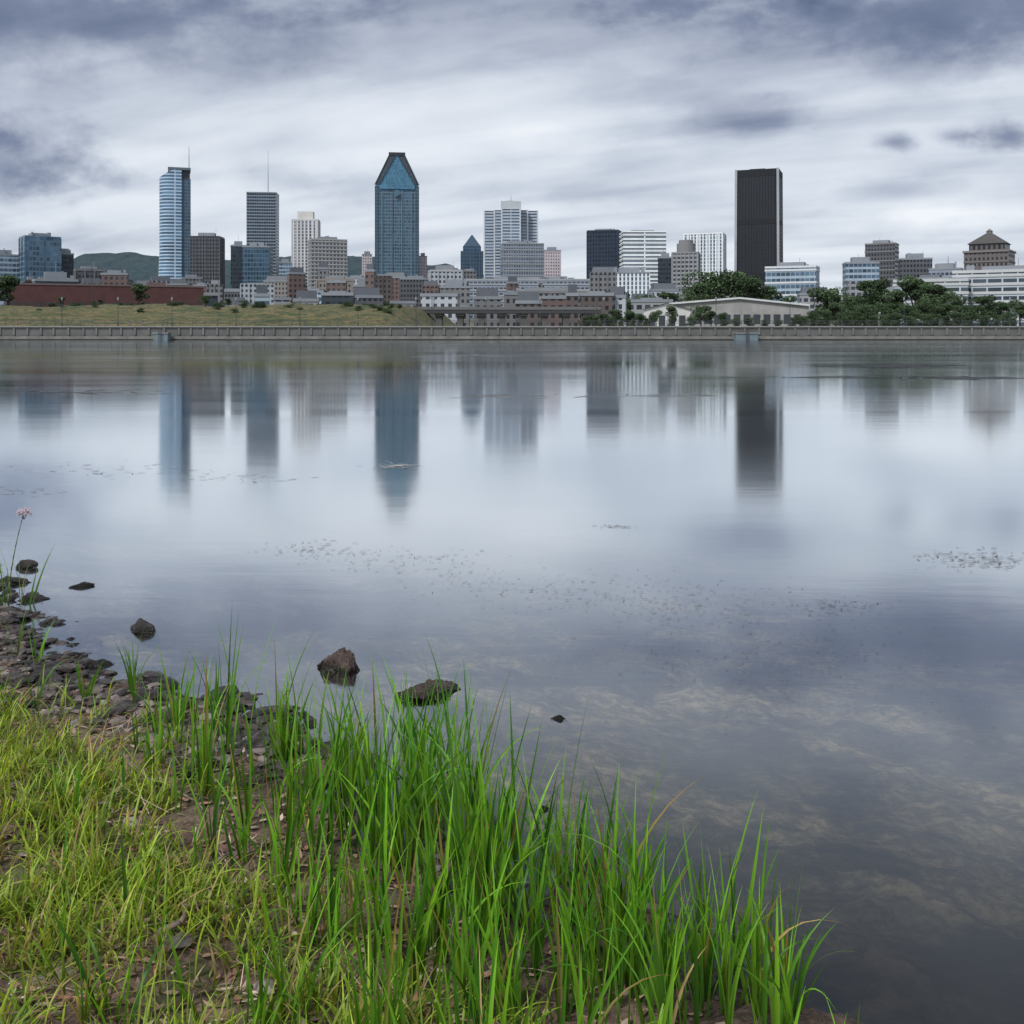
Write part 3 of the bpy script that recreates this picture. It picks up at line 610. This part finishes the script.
# ---------------------------------------------------------------- trees
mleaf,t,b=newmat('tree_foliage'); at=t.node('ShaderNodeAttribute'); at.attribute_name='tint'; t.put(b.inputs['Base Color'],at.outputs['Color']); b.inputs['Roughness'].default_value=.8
bark=plain('bark',(.07,.055,.04),.95)
def treemesh(seed,narrow=1.0,lowz=2.4,nl=17):
    r=np.random.default_rng(seed); C=[];S=[];R=[]
    for i in range(nl):
        th=r.uniform(0,6.28); rad=r.uniform(0.3,3.0)*narrow; zz=r.uniform(lowz,8.4); rad*=math.sqrt(max(.1,1-((zz-4.6)/5.0)**2))
        C.append((rad*math.cos(th),rad*math.sin(th),zz)); S.append(r.uniform(.5,1.35)); R.append(r.uniform(.9,1.7)*narrow)
    V=[];Q=[];K=[]
    for c,s_,R_ in zip(C,S,R):
        n=250; p=r.normal(size=(n,3)); p/=np.linalg.norm(p,axis=1)[:,None]; rr_=R_*r.uniform(.55,1.08,n)**.6
        pc=np.array(c)+p*rr_[:,None]*np.array([1,1,.8])
        for j in range(n):
            a=r.normal(size=3); a/=np.linalg.norm(a); bb=np.cross(a,r.normal(size=3)); bb/=np.linalg.norm(bb); q=r.uniform(.12,.26)
            o=len(V); V+=[pc[j]-a*q,pc[j]-bb*q*.7,pc[j]+a*q,pc[j]+bb*q*.7]; Q.append((o,o+1,o+2,o+3))
            l=s_*(.55+.55*max(0,p[j,2]*.6+.4))*r.uniform(.7,1.3); K+=[(.050*l,.090*l,.034*l)]*4  # leaf colour lighter towards each lobe top, light from above painted in
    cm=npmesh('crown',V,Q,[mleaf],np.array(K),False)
    mb=MB(); mb.tube((0,0,-.3),(.1,0,3.4),.32,.2,8)
    for c in C[:9]:
        a=Vector((.1,0,r.uniform(1.6,3.2))); mb.tube(a,Vector(c),.13,.03,5)
    return cm,mb.mesh('trunk',[bark],True)
TM=[treemesh(i,n) for i,n in enumerate((1,1.1,.85,1.2,.95))]
BM=[treemesh(20+i,1.25,.9,18) for i in range(3)]
def tree(px,yt,yb,d,wide=1.0,lab='leafy green deciduous tree behind the quay',name='tree',zb=None,bush=False):
    c,tr_=BM[rr.randrange(3)] if bush else TM[rr.randrange(5)]
    zb=wz(yb,d) if zb is None else zb; h=wz(yt,d)-zb; s_=h/9.6
    o=thing(name,lab,'shrub' if bush else 'tree',(wx(px,d),d,zb),rr.uniform(0,6.28),group='shrubs behind the quay' if bush else 'trees behind the quay'); o.scale=(s_*wide,s_*wide,s_)
    part(o,'trunk',tr_,[]); part(o,'crown',c,[])
for px,yt,d,wd in [(828,281,280,1.05),(851,291,262,1.0),(876,277,285,1.15),(897,286,270,1.0),(915,275,290,1.1),(937,281,270,1.05),(955,290,262,1.0),(986,294,258,1.2),(1003,298,270,1.1),(1020,298,250,1.1),(836,299,240,1.0),(864,301,238,1.0),(905,302,240,1.1),(972,302,240,1.1),(884,299,245,1.1),(924,297,246,1.1),(946,301,240,1.1),
                   (700,278,400,1.0),(716,262,420,1.1),(735,267,420,1.0),(752,274,410,.95),(768,281,410,.9),(694,288,380,.9),
                   (592,314,232,1.3),(603,312,228,1.3),(616,309,232,1.4),(630,310,228,1.4),(641,313,226,1.2),(656,309,226,1.0),(672,305,226,.9),(701,302,226,1.0),(711,309,230,1.1),(722,312,224,1.2),
                   (815,308,226,1.3),(800,314,224,1.2)]:
    tree(px,yt,0,d,wd,zb=2.7)
for i in range(24):
    p_=812+i*8.8+rr.uniform(-3,3); tree(p_,rr.uniform(310,319),0,rr.uniform(214,232),1.35,'dense green shrub behind quay railing','shrub',2.7,True)
for p_ in (585,597,610,622,634,646,690,724,736,750,764,778,792,804): tree(p_,rr.uniform(315,320),0,rr.uniform(214,224),1.5,'dense green shrub behind quay railing','shrub',2.7,True)
for px,yt,yb,d in [(138,281,306,255),(8,272,308,250),(-6,280,308,250),(62,296,306,262),(228,298,308,262),(205,294,306,270),(386,301,311,262),(100,299,307,262)]:
    tree(px,yt,yb,d,1.25,'small leafy tree on grassy embankment')
for i in range(44):
    p_=rr.uniform(5,405); d=rr.uniform(226,262); zb=float(np.interp(d,[207,210,224,240,262],[2.0,3.0,5.6,7.4,8.3])); tree(p_,HOR-(zb+rr.uniform(.6,1.5)-H)/d*1000,0,d,2.2,'low scrubby bush on grassy embankment','shrub',zb-.3,True)
for i in range(14):
    p_=rr.uniform(560,830) if i<7 else rr.uniform(820,1030); tree(p_,rr.uniform(289,297),0,rr.uniform(420,500),1.2,'rounded green tree among city buildings',zb=3)
# ---------------------------------------------------------------- rocks and stones
def rockmat(name,mul,tint=(1,1,1)):
    mrock,t,b=newmat(name); geo=t.node('ShaderNodeNewGeometry').outputs['Position']
    n=t.noise(geo,16,9,.75,.4); n2=t.noise(geo,60,5,.7); oi=t.node('ShaderNodeObjectInfo').outputs['Random']
    c=t.ramp(n,[(.3,(.012,.010,.010)),(.5,(.06*tint[0],.048*tint[1],.044*tint[2])),(.7,(.17*tint[0],.135*tint[1],.12*tint[2]))])
    c=t.mix(t.rng(n2,.5,.75),c,(.17*tint[0],.145*tint[1],.135*tint[2]))
    c=t.mix(1.0,c,t.grey(t.rng(oi,0,1,.40*mul,1.6*mul)),'MULTIPLY')
    sp=t.node('ShaderNodeSeparateXYZ'); t.put(sp.inputs[0],geo)
    c=t.mix(1.0,c,t.grey(t.rng(sp.outputs[2],.01,.06,.3,1)),'MULTIPLY')
    t.put(b.inputs['Base Color'],c); t.put(b.inputs['Roughness'],t.rng(sp.outputs[2],.0,.12,.2,.55))
    bn=t.node('ShaderNodeBump'); bn.inputs['Strength'].default_value=1.0; bn.inputs['Distance'].default_value=.06; t.put(bn.inputs['Height'],n); t.put(b.inputs['Normal'],bn.outputs[0])
    return mrock
mbig=rockmat('wet_rock',.6); mbrown=rockmat('brown_rock',.85,(1.1,.96,.90)); msmall=rockmat('shore_stone_grey',1.05,(1.0,1.02,1.05))
def rockmesh(seed,sub=4,flat=.5,name='rock',mat=None,n1=.07,n2=.06):
    bm=bmesh.new(); bmesh.ops.create_icosphere(bm,subdivisions=sub,radius=1)
    r=random.Random(seed); pl=[]
    for i in range(14):
        v=Vector((r.gauss(0,1),r.gauss(0,1),r.gauss(0,1))).normalized(); pl.append((v,r.uniform(.35,.7)))
    off=Vector((seed*3.1,seed*1.7,0))
    for v in bm.verts:
        p=v.co.copy()
        for nn,dd_ in pl:
            k=p.dot(nn)-dd_
            if k>0: p-=nn*k
        p*=1+n1*mnoise.noise(p*3+off)+n2*mnoise.noise(p*8+off)+n2*.4*mnoise.noise(p*18+off)
        p.z*=flat; v.co=p
    sx=max(abs(v.co.x) for v in bm.verts); sy=max(abs(v.co.y) for v in bm.verts); zt=max(v.co.z for v in bm.verts)
    for v in bm.verts: v.co.x/=sx; v.co.y/=sy; v.co.z*=flat/zt
    me=bpy.data.meshes.new(name); bm.to_mesh(me); bm.free(); me.materials.append(mat)
    for p in me.polygons: p.use_smooth=False if sub<4 else True
    return me
BIG=[(147,617,637,22,'dark wet angular rock partly out of water'),(337,645,676,26,'low brown pointed rock standing in shallow water'),(433,676,699,36,'wide broken brown rock with weed at its waterline'),
     (82,581,589,13,'small flat dark rock barely above water'),(24,558,572,13,'dark rounded rock at water edge'),(558,713,721,10,'tiny dark stone barely breaking the water'),(541,804,813,9,'tiny dark stone barely breaking the water'),(374,780,804,15,'small dark stone among grass at waterline'),(35,592,603,18,'dark flat rock at water edge'),(92,658,671,20,'dark flat rock at water edge'),(168,690,702,15,'dark flat rock at water edge'),(15,575,586,16,'dark flat rock at water edge'),(290,704,712,12,'dark flat rock at water edge')]
for i,(px,y0,y1,hw_,lab) in enumerate(BIG):
    x,y=gnd(px,y1-(y1-y0)*.3); s_=hw_/F*y; hz_=(y1-y0)/F*y*(.68 if i==1 else .56)
    o=thing('rock',lab,'rock',(x,y,-hz_*.05),random.uniform(-.4,.4),me=rockmesh(20+i,5,1.0,mat=mbrown if i in(1,2) else mbig,n1=.2 if i in(1,2) else .12,n2=.16 if i==2 else .1))
    o.scale=(s_*1.05,s_*.62,hz_)
SM=[rockmesh(50+i,3,.34,'shore_stone',msmall) for i in range(10)]
def alongshore(s0,s1,n,dlo,dhi,r,bias=1.0):
    P_=SH; seg=[]; tot=0
    for a,b_ in zip(P_[:-1],P_[1:]): L=np.linalg.norm(b_-a); seg.append((tot,tot+L,a,b_)); tot+=L
    outp=[]
    for i in range(n):
        s_=r.uniform(s0,s1)
        for t0,t1,a,b_ in seg:
            if t0<=s_<t1:
                f=(s_-t0)/(t1-t0); p=a+(b_-a)*f; dr=(b_-a)/np.linalg.norm(b_-a); nl=np.array([dr[1],-dr[0]])
                outp.append(p+nl*(dlo+(dhi-dlo)*r.random()**bias)); break
    return np.array(outp)
def arclen(i): return float(sum(np.linalg.norm(SH[k+1]-SH[k]) for k in range(i)))
sA=arclen(3)
r=random.Random(5)
pts=np.concatenate([alongshore(sA+.5,arclen(8)+.3,262,-.25,.65,r,1.2),alongshore(arclen(8),arclen(10),30,-.2,.35,r)])
hz=near_h(pts[:,0],pts[:,1])
for (x,y),z_ in zip(pts,hz):
    s_=r.choice([.04,.05,.06,.07,.09,.12])*r.uniform(.85,1.2)*(.85 if y<6 else 1)
    o=thing('shore_stone','flat grey-brown stone on pebbly shore','stone',(x,y,z_+s_*.12),r.uniform(0,6.28),group='stones along the shore',me=SM[r.randrange(10)])
    o.scale=(s_,s_*r.uniform(.5,.85),s_*r.uniform(.6,1.1)); o.rotation_euler[0]=r.uniform(-.25,.25); o.rotation_euler[1]=r.uniform(-.25,.25)
bm=bmesh.new(); bmesh.ops.create_icosphere(bm,subdivisions=1,radius=1); iv=np.array([v.co[:] for v in bm.verts]); iF=np.array([[v.index for v in f.verts] for f in bm.faces]); bm.free()
gp=np.concatenate([alongshore(sA-1,arclen(8)+.4,4600,-.4,.62,r,1.1),alongshore(arclen(8),arclen(11),600,-.3,.3,r),alongshore(sA,arclen(11),350,.6,2.2,r)]); gh=near_h(gp[:,0],gp[:,1])
V=[];Q=[];K=[]
for i,((x,y),z_) in enumerate(zip(gp,gh)):
    s_=r.choice([.012,.018,.026,.036,.048])*r.uniform(.8,1.2); m_=iv*(1+rng.uniform(-.35,.35,(len(iv),1)))*np.array([s_,s_*r.uniform(.5,1),s_*.34]); th=r.uniform(0,6.28)
    cs,sn_=math.cos(th),math.sin(th); q=np.stack([m_[:,0]*cs-m_[:,1]*sn_,m_[:,0]*sn_+m_[:,1]*cs,m_[:,2]],-1)+np.array([x,y,z_+s_*.10])
    V.append(q); Q.append(iF+i*len(iv)); l=r.uniform(.12,1.8)*(.35 if z_<.03 else 1); K.append(np.tile(np.array([.13,.110,.102])*l,(len(iv),1)))
def tintmat(name,rough=.8,trans=0.0,spec=.3):
    m,t,b=newmat(name); at=t.node('ShaderNodeAttribute'); at.attribute_name='tint'
    c=at.outputs['Color']; t.put(b.inputs['Base Color'],c); b.inputs['Roughness'].default_value=rough
    b.inputs['Specular IOR Level'].default_value=spec
    if trans:
        tl=t.node('ShaderNodeBsdfTranslucent'); c2=t.mix(1.0,c,(1.25,1.15,.5,1),'MULTIPLY'); t.put(tl.inputs[0],c2)
        mx=t.node('ShaderNodeMixShader'); mx.inputs[0].default_value=trans; t.l.new(b.outputs[0],mx.inputs[1]); t.l.new(tl.outputs[0],mx.inputs[2]); t.l.new(mx.outputs[0],t.n['Material Output'].inputs[0])
    return m
thing('gravel','small flat grey and brown pebbles along the shore','gravel',me=npmesh('gravel',np.concatenate(V),np.concatenate(Q),[tintmat('pebbles',.5)],np.concatenate(K),False),kind='stuff')
# ---------------------------------------------------------------- grass
def blades(N,bx,by,bz,h,w,yaw,lean,curl,col0,col1,seg=6,face=None):
    tt=np.linspace(0,1,seg+1)
    ang=lean[:,None]+curl[:,None]*tt**1.5
    st=h[:,None]/seg
    hz_=np.cumsum(np.concatenate([np.zeros((N,1)),np.sin(ang[:,:-1])*st],1),1); vz_=np.cumsum(np.concatenate([np.zeros((N,1)),np.cos(ang[:,:-1])*st],1),1)
    cxx=bx[:,None]+hz_*np.cos(yaw)[:,None]; cyy=by[:,None]+hz_*np.sin(yaw)[:,None]; czz=bz[:,None]+vz_
    wd=w[:,None]*np.clip(np.minimum(.6+tt*1.6,1.0)*(1-tt**2.2),.02,1)/2
    fa=(yaw+math.pi/2 if face is None else face)[:,None]+ (rng.uniform(-.9,.9,N))[:,None]*tt
    sx=np.cos(fa)*wd; sy=np.sin(fa)*wd
    keel=wd*.45
    A=np.stack([cxx-sx,cyy-sy,czz],-1); M=np.stack([cxx-np.sin(fa)*keel,cyy+np.cos(fa)*keel,czz-keel*.3],-1); B=np.stack([cxx+sx,cyy+sy,czz],-1)
    V=np.stack([A,M,B],2).reshape(-1,3)
    base=(np.arange(N)*(seg+1)*3)[:,None,None]; row=(np.arange(seg)*3)[None,:,None]
    f1=np.array([0,1,4,3]); f2=np.array([1,2,5,4])
    Q=np.concatenate([(base+row+f1).reshape(-1,4),(base+row+f2).reshape(-1,4)])
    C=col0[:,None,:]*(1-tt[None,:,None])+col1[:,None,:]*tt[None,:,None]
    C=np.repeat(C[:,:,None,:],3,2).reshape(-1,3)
    return V,Q,C
def cols(N,kind):
    br=rng.uniform(.5,1.35,N)[:,None]
    if kind=='tall':
        a=np.array([.06,.23,.028]); b_=np.array([.22,.51,.037])
    else:
        a=np.array([.13,.30,.032]); b_=np.array([.41,.58,.065])
    mixv=rng.uniform(0,1,N)[:,None]
    c1=(a*(1-mixv)+b_*mixv)*br
    dry=rng.uniform(0,1,N)<(.02 if kind=='tall' else .10)
    c1[dry]=np.array([.46,.38,.19])*br[dry]
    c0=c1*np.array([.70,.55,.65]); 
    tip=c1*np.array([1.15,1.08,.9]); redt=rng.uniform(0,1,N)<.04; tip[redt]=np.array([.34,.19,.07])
    return c0,tip
clumps=[]
def clump(px,py,sp,n,h0,h1,z=.05): 
    x,y=gnd(px,py,z); clumps.append((x,y,sp/F*y,n,h0,h1))
for c_ in [(205,800,16,18,.4,.85),(185,745,14,12,.3,.6),(130,705,16,14,.25,.5),(150,760,20,12,.3,.55),(255,770,30,22,.3,.68),(295,800,30,24,.35,.72),(330,840,34,30,.35,.8),(365,780,20,22,.4,.80),
          (395,870,32,40,.45,.92),(425,930,36,38,.4,.86),(450,830,26,42,.45,1.06),(482,885,28,40,.4,1.0),(430,765,20,24,.35,.85),(510,930,34,38,.4,.88),(540,870,30,26,.35,.85),(562,960,36,38,.4,.8),
          (602,925,34,34,.35,.78),(645,980,38,44,.35,.72),(600,1010,44,38,.35,.7),(694,985,32,36,.3,.68),(725,1020,34,36,.3,.6),(680,1060,50,36,.35,.65),(762,1005,20,20,.4,.66),(780,1050,30,20,.3,.55),(840,1075,26,10,.2,.38),
          (500,1010,44,34,.35,.75),(425,1030,44,32,.35,.8),(350,1000,34,26,.3,.75),(300,965,30,22,.3,.65),(290,1050,40,22,.3,.6),(520,1090,56,32,.35,.7),(400,1110,56,32,.35,.7),(200,1080,60,18,.25,.5),(165,730,14,9,.25,.5),
          (640,905,22,12,.3,.55),(85,690,16,8,.2,.4),(30,660,14,9,.2,.5),(8,600,8,14,.3,.6),(20,710,16,9,.2,.45),(400,735,14,12,.35,.66),(465,760,14,14,.35,.78),(225,735,14,10,.3,.6),(20,930,40,12,.2,.4),(120,1000,50,12,.2,.4),
          (300,745,20,12,.3,.6),(230,900,40,16,.25,.55),(340,760,16,12,.3,.75),(565,850,24,10,.35,.65),(690,930,18,9,.3,.55),(240,830,26,14,.3,.65),(110,830,40,12,.2,.4),(275,880,30,14,.3,.6),(230,760,12,8,.5,.9),(380,820,30,28,.4,.85),(470,810,26,22,.45,.95),(800,990,20,6,.3,.5)]: clump(*c_)
bx=[];by=[];hh=[];yw=[];ln=[]
for x,y,sp_,n,h0,h1 in clumps:
    left=int(n*1.12)
    while left>0:
        k=min(left,int(rng.integers(2,8))); left-=k
        tx,ty=rng.normal(x,sp_),rng.normal(y,sp_*1.15); rad=rng.uniform(.012,.04); hs=rng.uniform(.58,1.0)
        th=rng.uniform(0,6.283,k); rq=rng.uniform(0,1,k)
        bx.append(tx+np.cos(th)*rq*rad); by.append(ty+np.sin(th)*rq*rad); yw.append(th+rng.normal(0,.5,k)); ln.append(.03+rq*rng.uniform(.08,.38))
        hh.append(rng.uniform(h0+(h1-h0)*.15,h1,k)*hs)
bx=np.concatenate(bx);by=np.concatenate(by);hh=np.concatenate(hh);yaw=np.concatenate(yw);lean=np.concatenate(ln); N=len(bx)
bz=np.maximum(near_h(bx,by),-.12)-.01
curl=np.abs(rng.normal(.18,.30,N))
bend=rng.uniform(0,1,N)<.14; curl[bend]=rng.uniform(.9,2.1,bend.sum())
face=rng.normal(0,.8,N)
c0,c1=cols(N,'tall')
sd_=shore_d(bx,by); shadeb=np.clip((.12-sd_)/.4,0,1)[:,None]*.65   # shade on blades rooted in water, painted in as darker, bluer colour
c0=c0*(1-shadeb)+c0*np.array([.45,.62,1.3])*shadeb; c1=c1*(1-shadeb)+c1*np.array([.5,.65,1.3])*shadeb
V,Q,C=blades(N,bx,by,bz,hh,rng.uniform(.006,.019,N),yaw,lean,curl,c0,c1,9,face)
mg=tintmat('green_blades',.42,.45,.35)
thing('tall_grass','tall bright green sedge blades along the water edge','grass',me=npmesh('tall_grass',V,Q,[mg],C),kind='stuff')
NT_=N
# short turf: tufts of arching blades
T_=15500
x=rng.uniform(-5.0,1.4,T_); y=rng.uniform(2.1,8.4,T_); d=shore_d(x,y)
u_=x/y*1000+512; py=HOR+(H-.2)*1000/y
dens=np.clip((d-.65)/.45,0,1)*np.clip(((vnoise(x,y,1.9,21)*.6+vnoise(x,y,6,22)*.6)-.27)*3,0,1)
dirt=np.exp(-(((u_-255)/90)**2+((py-810)/55)**2))*.9+.5*np.exp(-(((u_-80)/120)**2+((py-715)/22)**2)); dens=dens*np.clip(1-dirt,0,1)
dens=np.maximum(dens,.08*(d>.4))*np.interp(u_,[330,520],[1,.4])
keep=(rng.uniform(0,1,T_)<dens)&(u_<700)&(u_>-80)
x=x[keep];y=y[keep]; K_=8
tx=np.repeat(x,K_)+rng.normal(0,.035,len(x)*K_); ty=np.repeat(y,K_)+rng.normal(0,.035,len(x)*K_); N=len(tx)
yaw=rng.uniform(0,2*math.pi,N); h=rng.uniform(.07,.27,N)*np.repeat(rng.uniform(.55,1.15,len(x)),K_); lean=np.abs(rng.normal(.5,.35,N)); curl=np.abs(rng.normal(.95,.6,N))
c0,c1=cols(N,'short')
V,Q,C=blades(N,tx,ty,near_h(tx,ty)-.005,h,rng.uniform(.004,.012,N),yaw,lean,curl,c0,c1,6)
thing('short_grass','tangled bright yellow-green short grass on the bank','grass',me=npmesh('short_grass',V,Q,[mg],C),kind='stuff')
# litter
M=22000
x=rng.uniform(-5.4,1.5,M); y=rng.uniform(2.2,9.2,M); d=shore_d(x,y); keep=(d>.3)&(d<3.4)&(vnoise(x,y,6,31)>.25); x=x[keep];y=y[keep];N=len(x)
yaw=rng.uniform(0,6.28,N); c=np.array([[.30,.20,.145],[.19,.105,.075],[.42,.33,.26],[.30,.15,.105],[.08,.05,.04]])[rng.integers(0,5,N)]*rng.uniform(.55,1.2,N)[:,None]
L_=rng.uniform(.015,.07,N); long=rng.uniform(0,1,N)<.12; L_[long]=rng.uniform(.10,.28,long.sum()); W_=rng.uniform(.004,.026,N); W_[long]=rng.uniform(.003,.007,long.sum())
V,Q,C=blades(N,x,y,near_h(x,y)+.012,L_,W_,yaw,rng.normal(1.5,.15,N),rng.normal(0,.35,N),c,c*1.1,3)
thing('dry_litter','dry straw, dead leaves and bark scattered on the bank','litter',me=npmesh('dry_litter',V,Q,[tintmat('dry_litter',.9)],C),kind='stuff')
stickm=plain('driftwood',(.17,.13,.105),.9,scale=20,var=.4)
for px,py,L,a in [(160,775,.85,-.8),(235,850,.4,.6),(95,810,.3,-.2),(300,905,.35,-1.0),(185,925,.3,1.2)]:
    x,y=gnd(px,py,.15); z_=float(near_h(np.array([x]),np.array([y]))[0])+.025
    mb=MB(); p=Vector((-L/2,0,0))
    for k in range(7):
        q=Vector((-L/2+L*(k+1)/7,random.uniform(-.035,.035),random.uniform(0,.02))); mb.tube(p,q,.013-.0014*k,.0116-.0014*k,7); p=q
    mb.tube((0,0,.01),(L*.2,L*.15,.03),.005,.002,5)
    thing('driftwood_stick','weathered brown stick lying on the bank','stick',(x,y,z_),a,group='driftwood sticks on the bank',me=mb.mesh('driftwood_stick',[stickm],True))
# wildflower
stemm=plain('green_stem',(.10,.14,.06),.6); petal=plain('pink_petals',(.46,.35,.39),.7,scale=60,var=.3)
d=7.9; x,z_=wx(24,d),wz(512,d); x0=wx(8,d)
o=thing('wildflower','thin-stemmed pink wildflower leaning at water edge','flower',(x0,d,0.02))
mb=MB(); pr=Vector((0,0,0)); tip=Vector((x-x0,0,z_-.02))
for k in range(8):
    f=(k+1)/8; q=Vector((tip.x*f**1.6,0,tip.z*f)); mb.tube(pr,q,.006-.0004*k,.0056-.0004*k,6); pr=q
for k in range(5): mb.tube(tip-Vector((0,0,.06)),tip+Vector((math.cos(k*1.25)*.035,math.sin(k*1.25)*.035,.0)),.002,.0015,4)
part(o,'stem',mb,stemm,smooth=True)
mb=MB()
for k in range(90):
    a=random.uniform(0,6.28); rr_=.055*math.sqrt(random.random()); c=tip+Vector((math.cos(a)*rr_,math.sin(a)*rr_,random.uniform(-.02,.035)-rr_*.3)); s_=.010
    mb.add([c+Vector((s_,0,0)),c+Vector((0,s_,.003)),c+Vector((-s_,0,0)),c+Vector((0,-s_,.003)),c+Vector((0,0,s_))],[(0,1,4),(1,2,4),(2,3,4),(3,0,4)])
part(o,'flower_head',mb,petal)
# floating weed
V=[];Q=[];K=[]
def weeds(px,py,sx,sy,n,sz,col=(.045,.038,.028)):
    for i in range(int(n*1.3)):
        yy=random.gauss(py,sy); 
        if yy<345: continue
        x,y=gnd(random.gauss(px,sx),yy); 
        if shore_d(np.array([x]),np.array([y]))[0]>-.1: continue
        L=sz*.75*y/8*random.uniform(.4,1.8); W_=L*random.uniform(.05,.14); a=random.gauss(0,.7); z_=.004+random.uniform(0,.004)
        cs,sn_=math.cos(a),math.sin(a); o=len(V)
        for (a_,b_) in [(-L,0),(-L*.3,-W_),(L*.4,-W_*.8),(L,W_*.3),(L*.3,W_),(-L*.4,W_*.7)]: V.append((x+a_*cs-b_*sn_,y+a_*sn_+b_*cs*1.5,z_))
        Q.append((o,o+1,o+2,o+3)); Q.append((o,o+3,o+4,o+5)); l=random.uniform(.5,1.8); K.extend([tuple(c*l for c in col)]*6)
LT=(.16,.165,.17); BR=(.06,.048,.034)
for a in [(396,466,11,1.3,80,.04,(.3,.3,.3)),(618,527,9,1.2,36,.025),(320,550,30,5,110,.022),(400,560,50,6,110,.02),(480,575,50,6,60,.018,BR),(570,590,80,9,230,.018,BR),(690,606,60,10,240,.018,BR),(840,606,22,4,90,.022),(840,650,60,18,230,.016,BR),(700,650,80,18,200,.016,BR),(985,560,26,5,170,.028),(935,555,14,2,30,.022),(880,710,60,22,130,.012,BR),
          (900,366,34,1.0,80,.16,(.04,.045,.05)),(960,378,26,.8,60,.16,(.04,.045,.05)),(840,377,34,.6,40,.14,(.05,.055,.06)),(650,396,30,.8,30,.09,LT),(505,396,26,1.2,30,.09,LT),(110,470,70,4,70,.035,LT),(240,478,30,3,40,.035,LT),(60,392,50,1.5,40,.1,(.08,.08,.08)),(20,492,20,2,30,.035,LT),(500,356,30,.8,20,.1,LT)]:
    weeds(*a)
thing('floating_weed','thin scattered brown waterweed floating on calm water','waterweed',me=npmesh('floating_weed',V,Q,[tintmat('waterweed',.7)],np.array(K),False),kind='stuff')
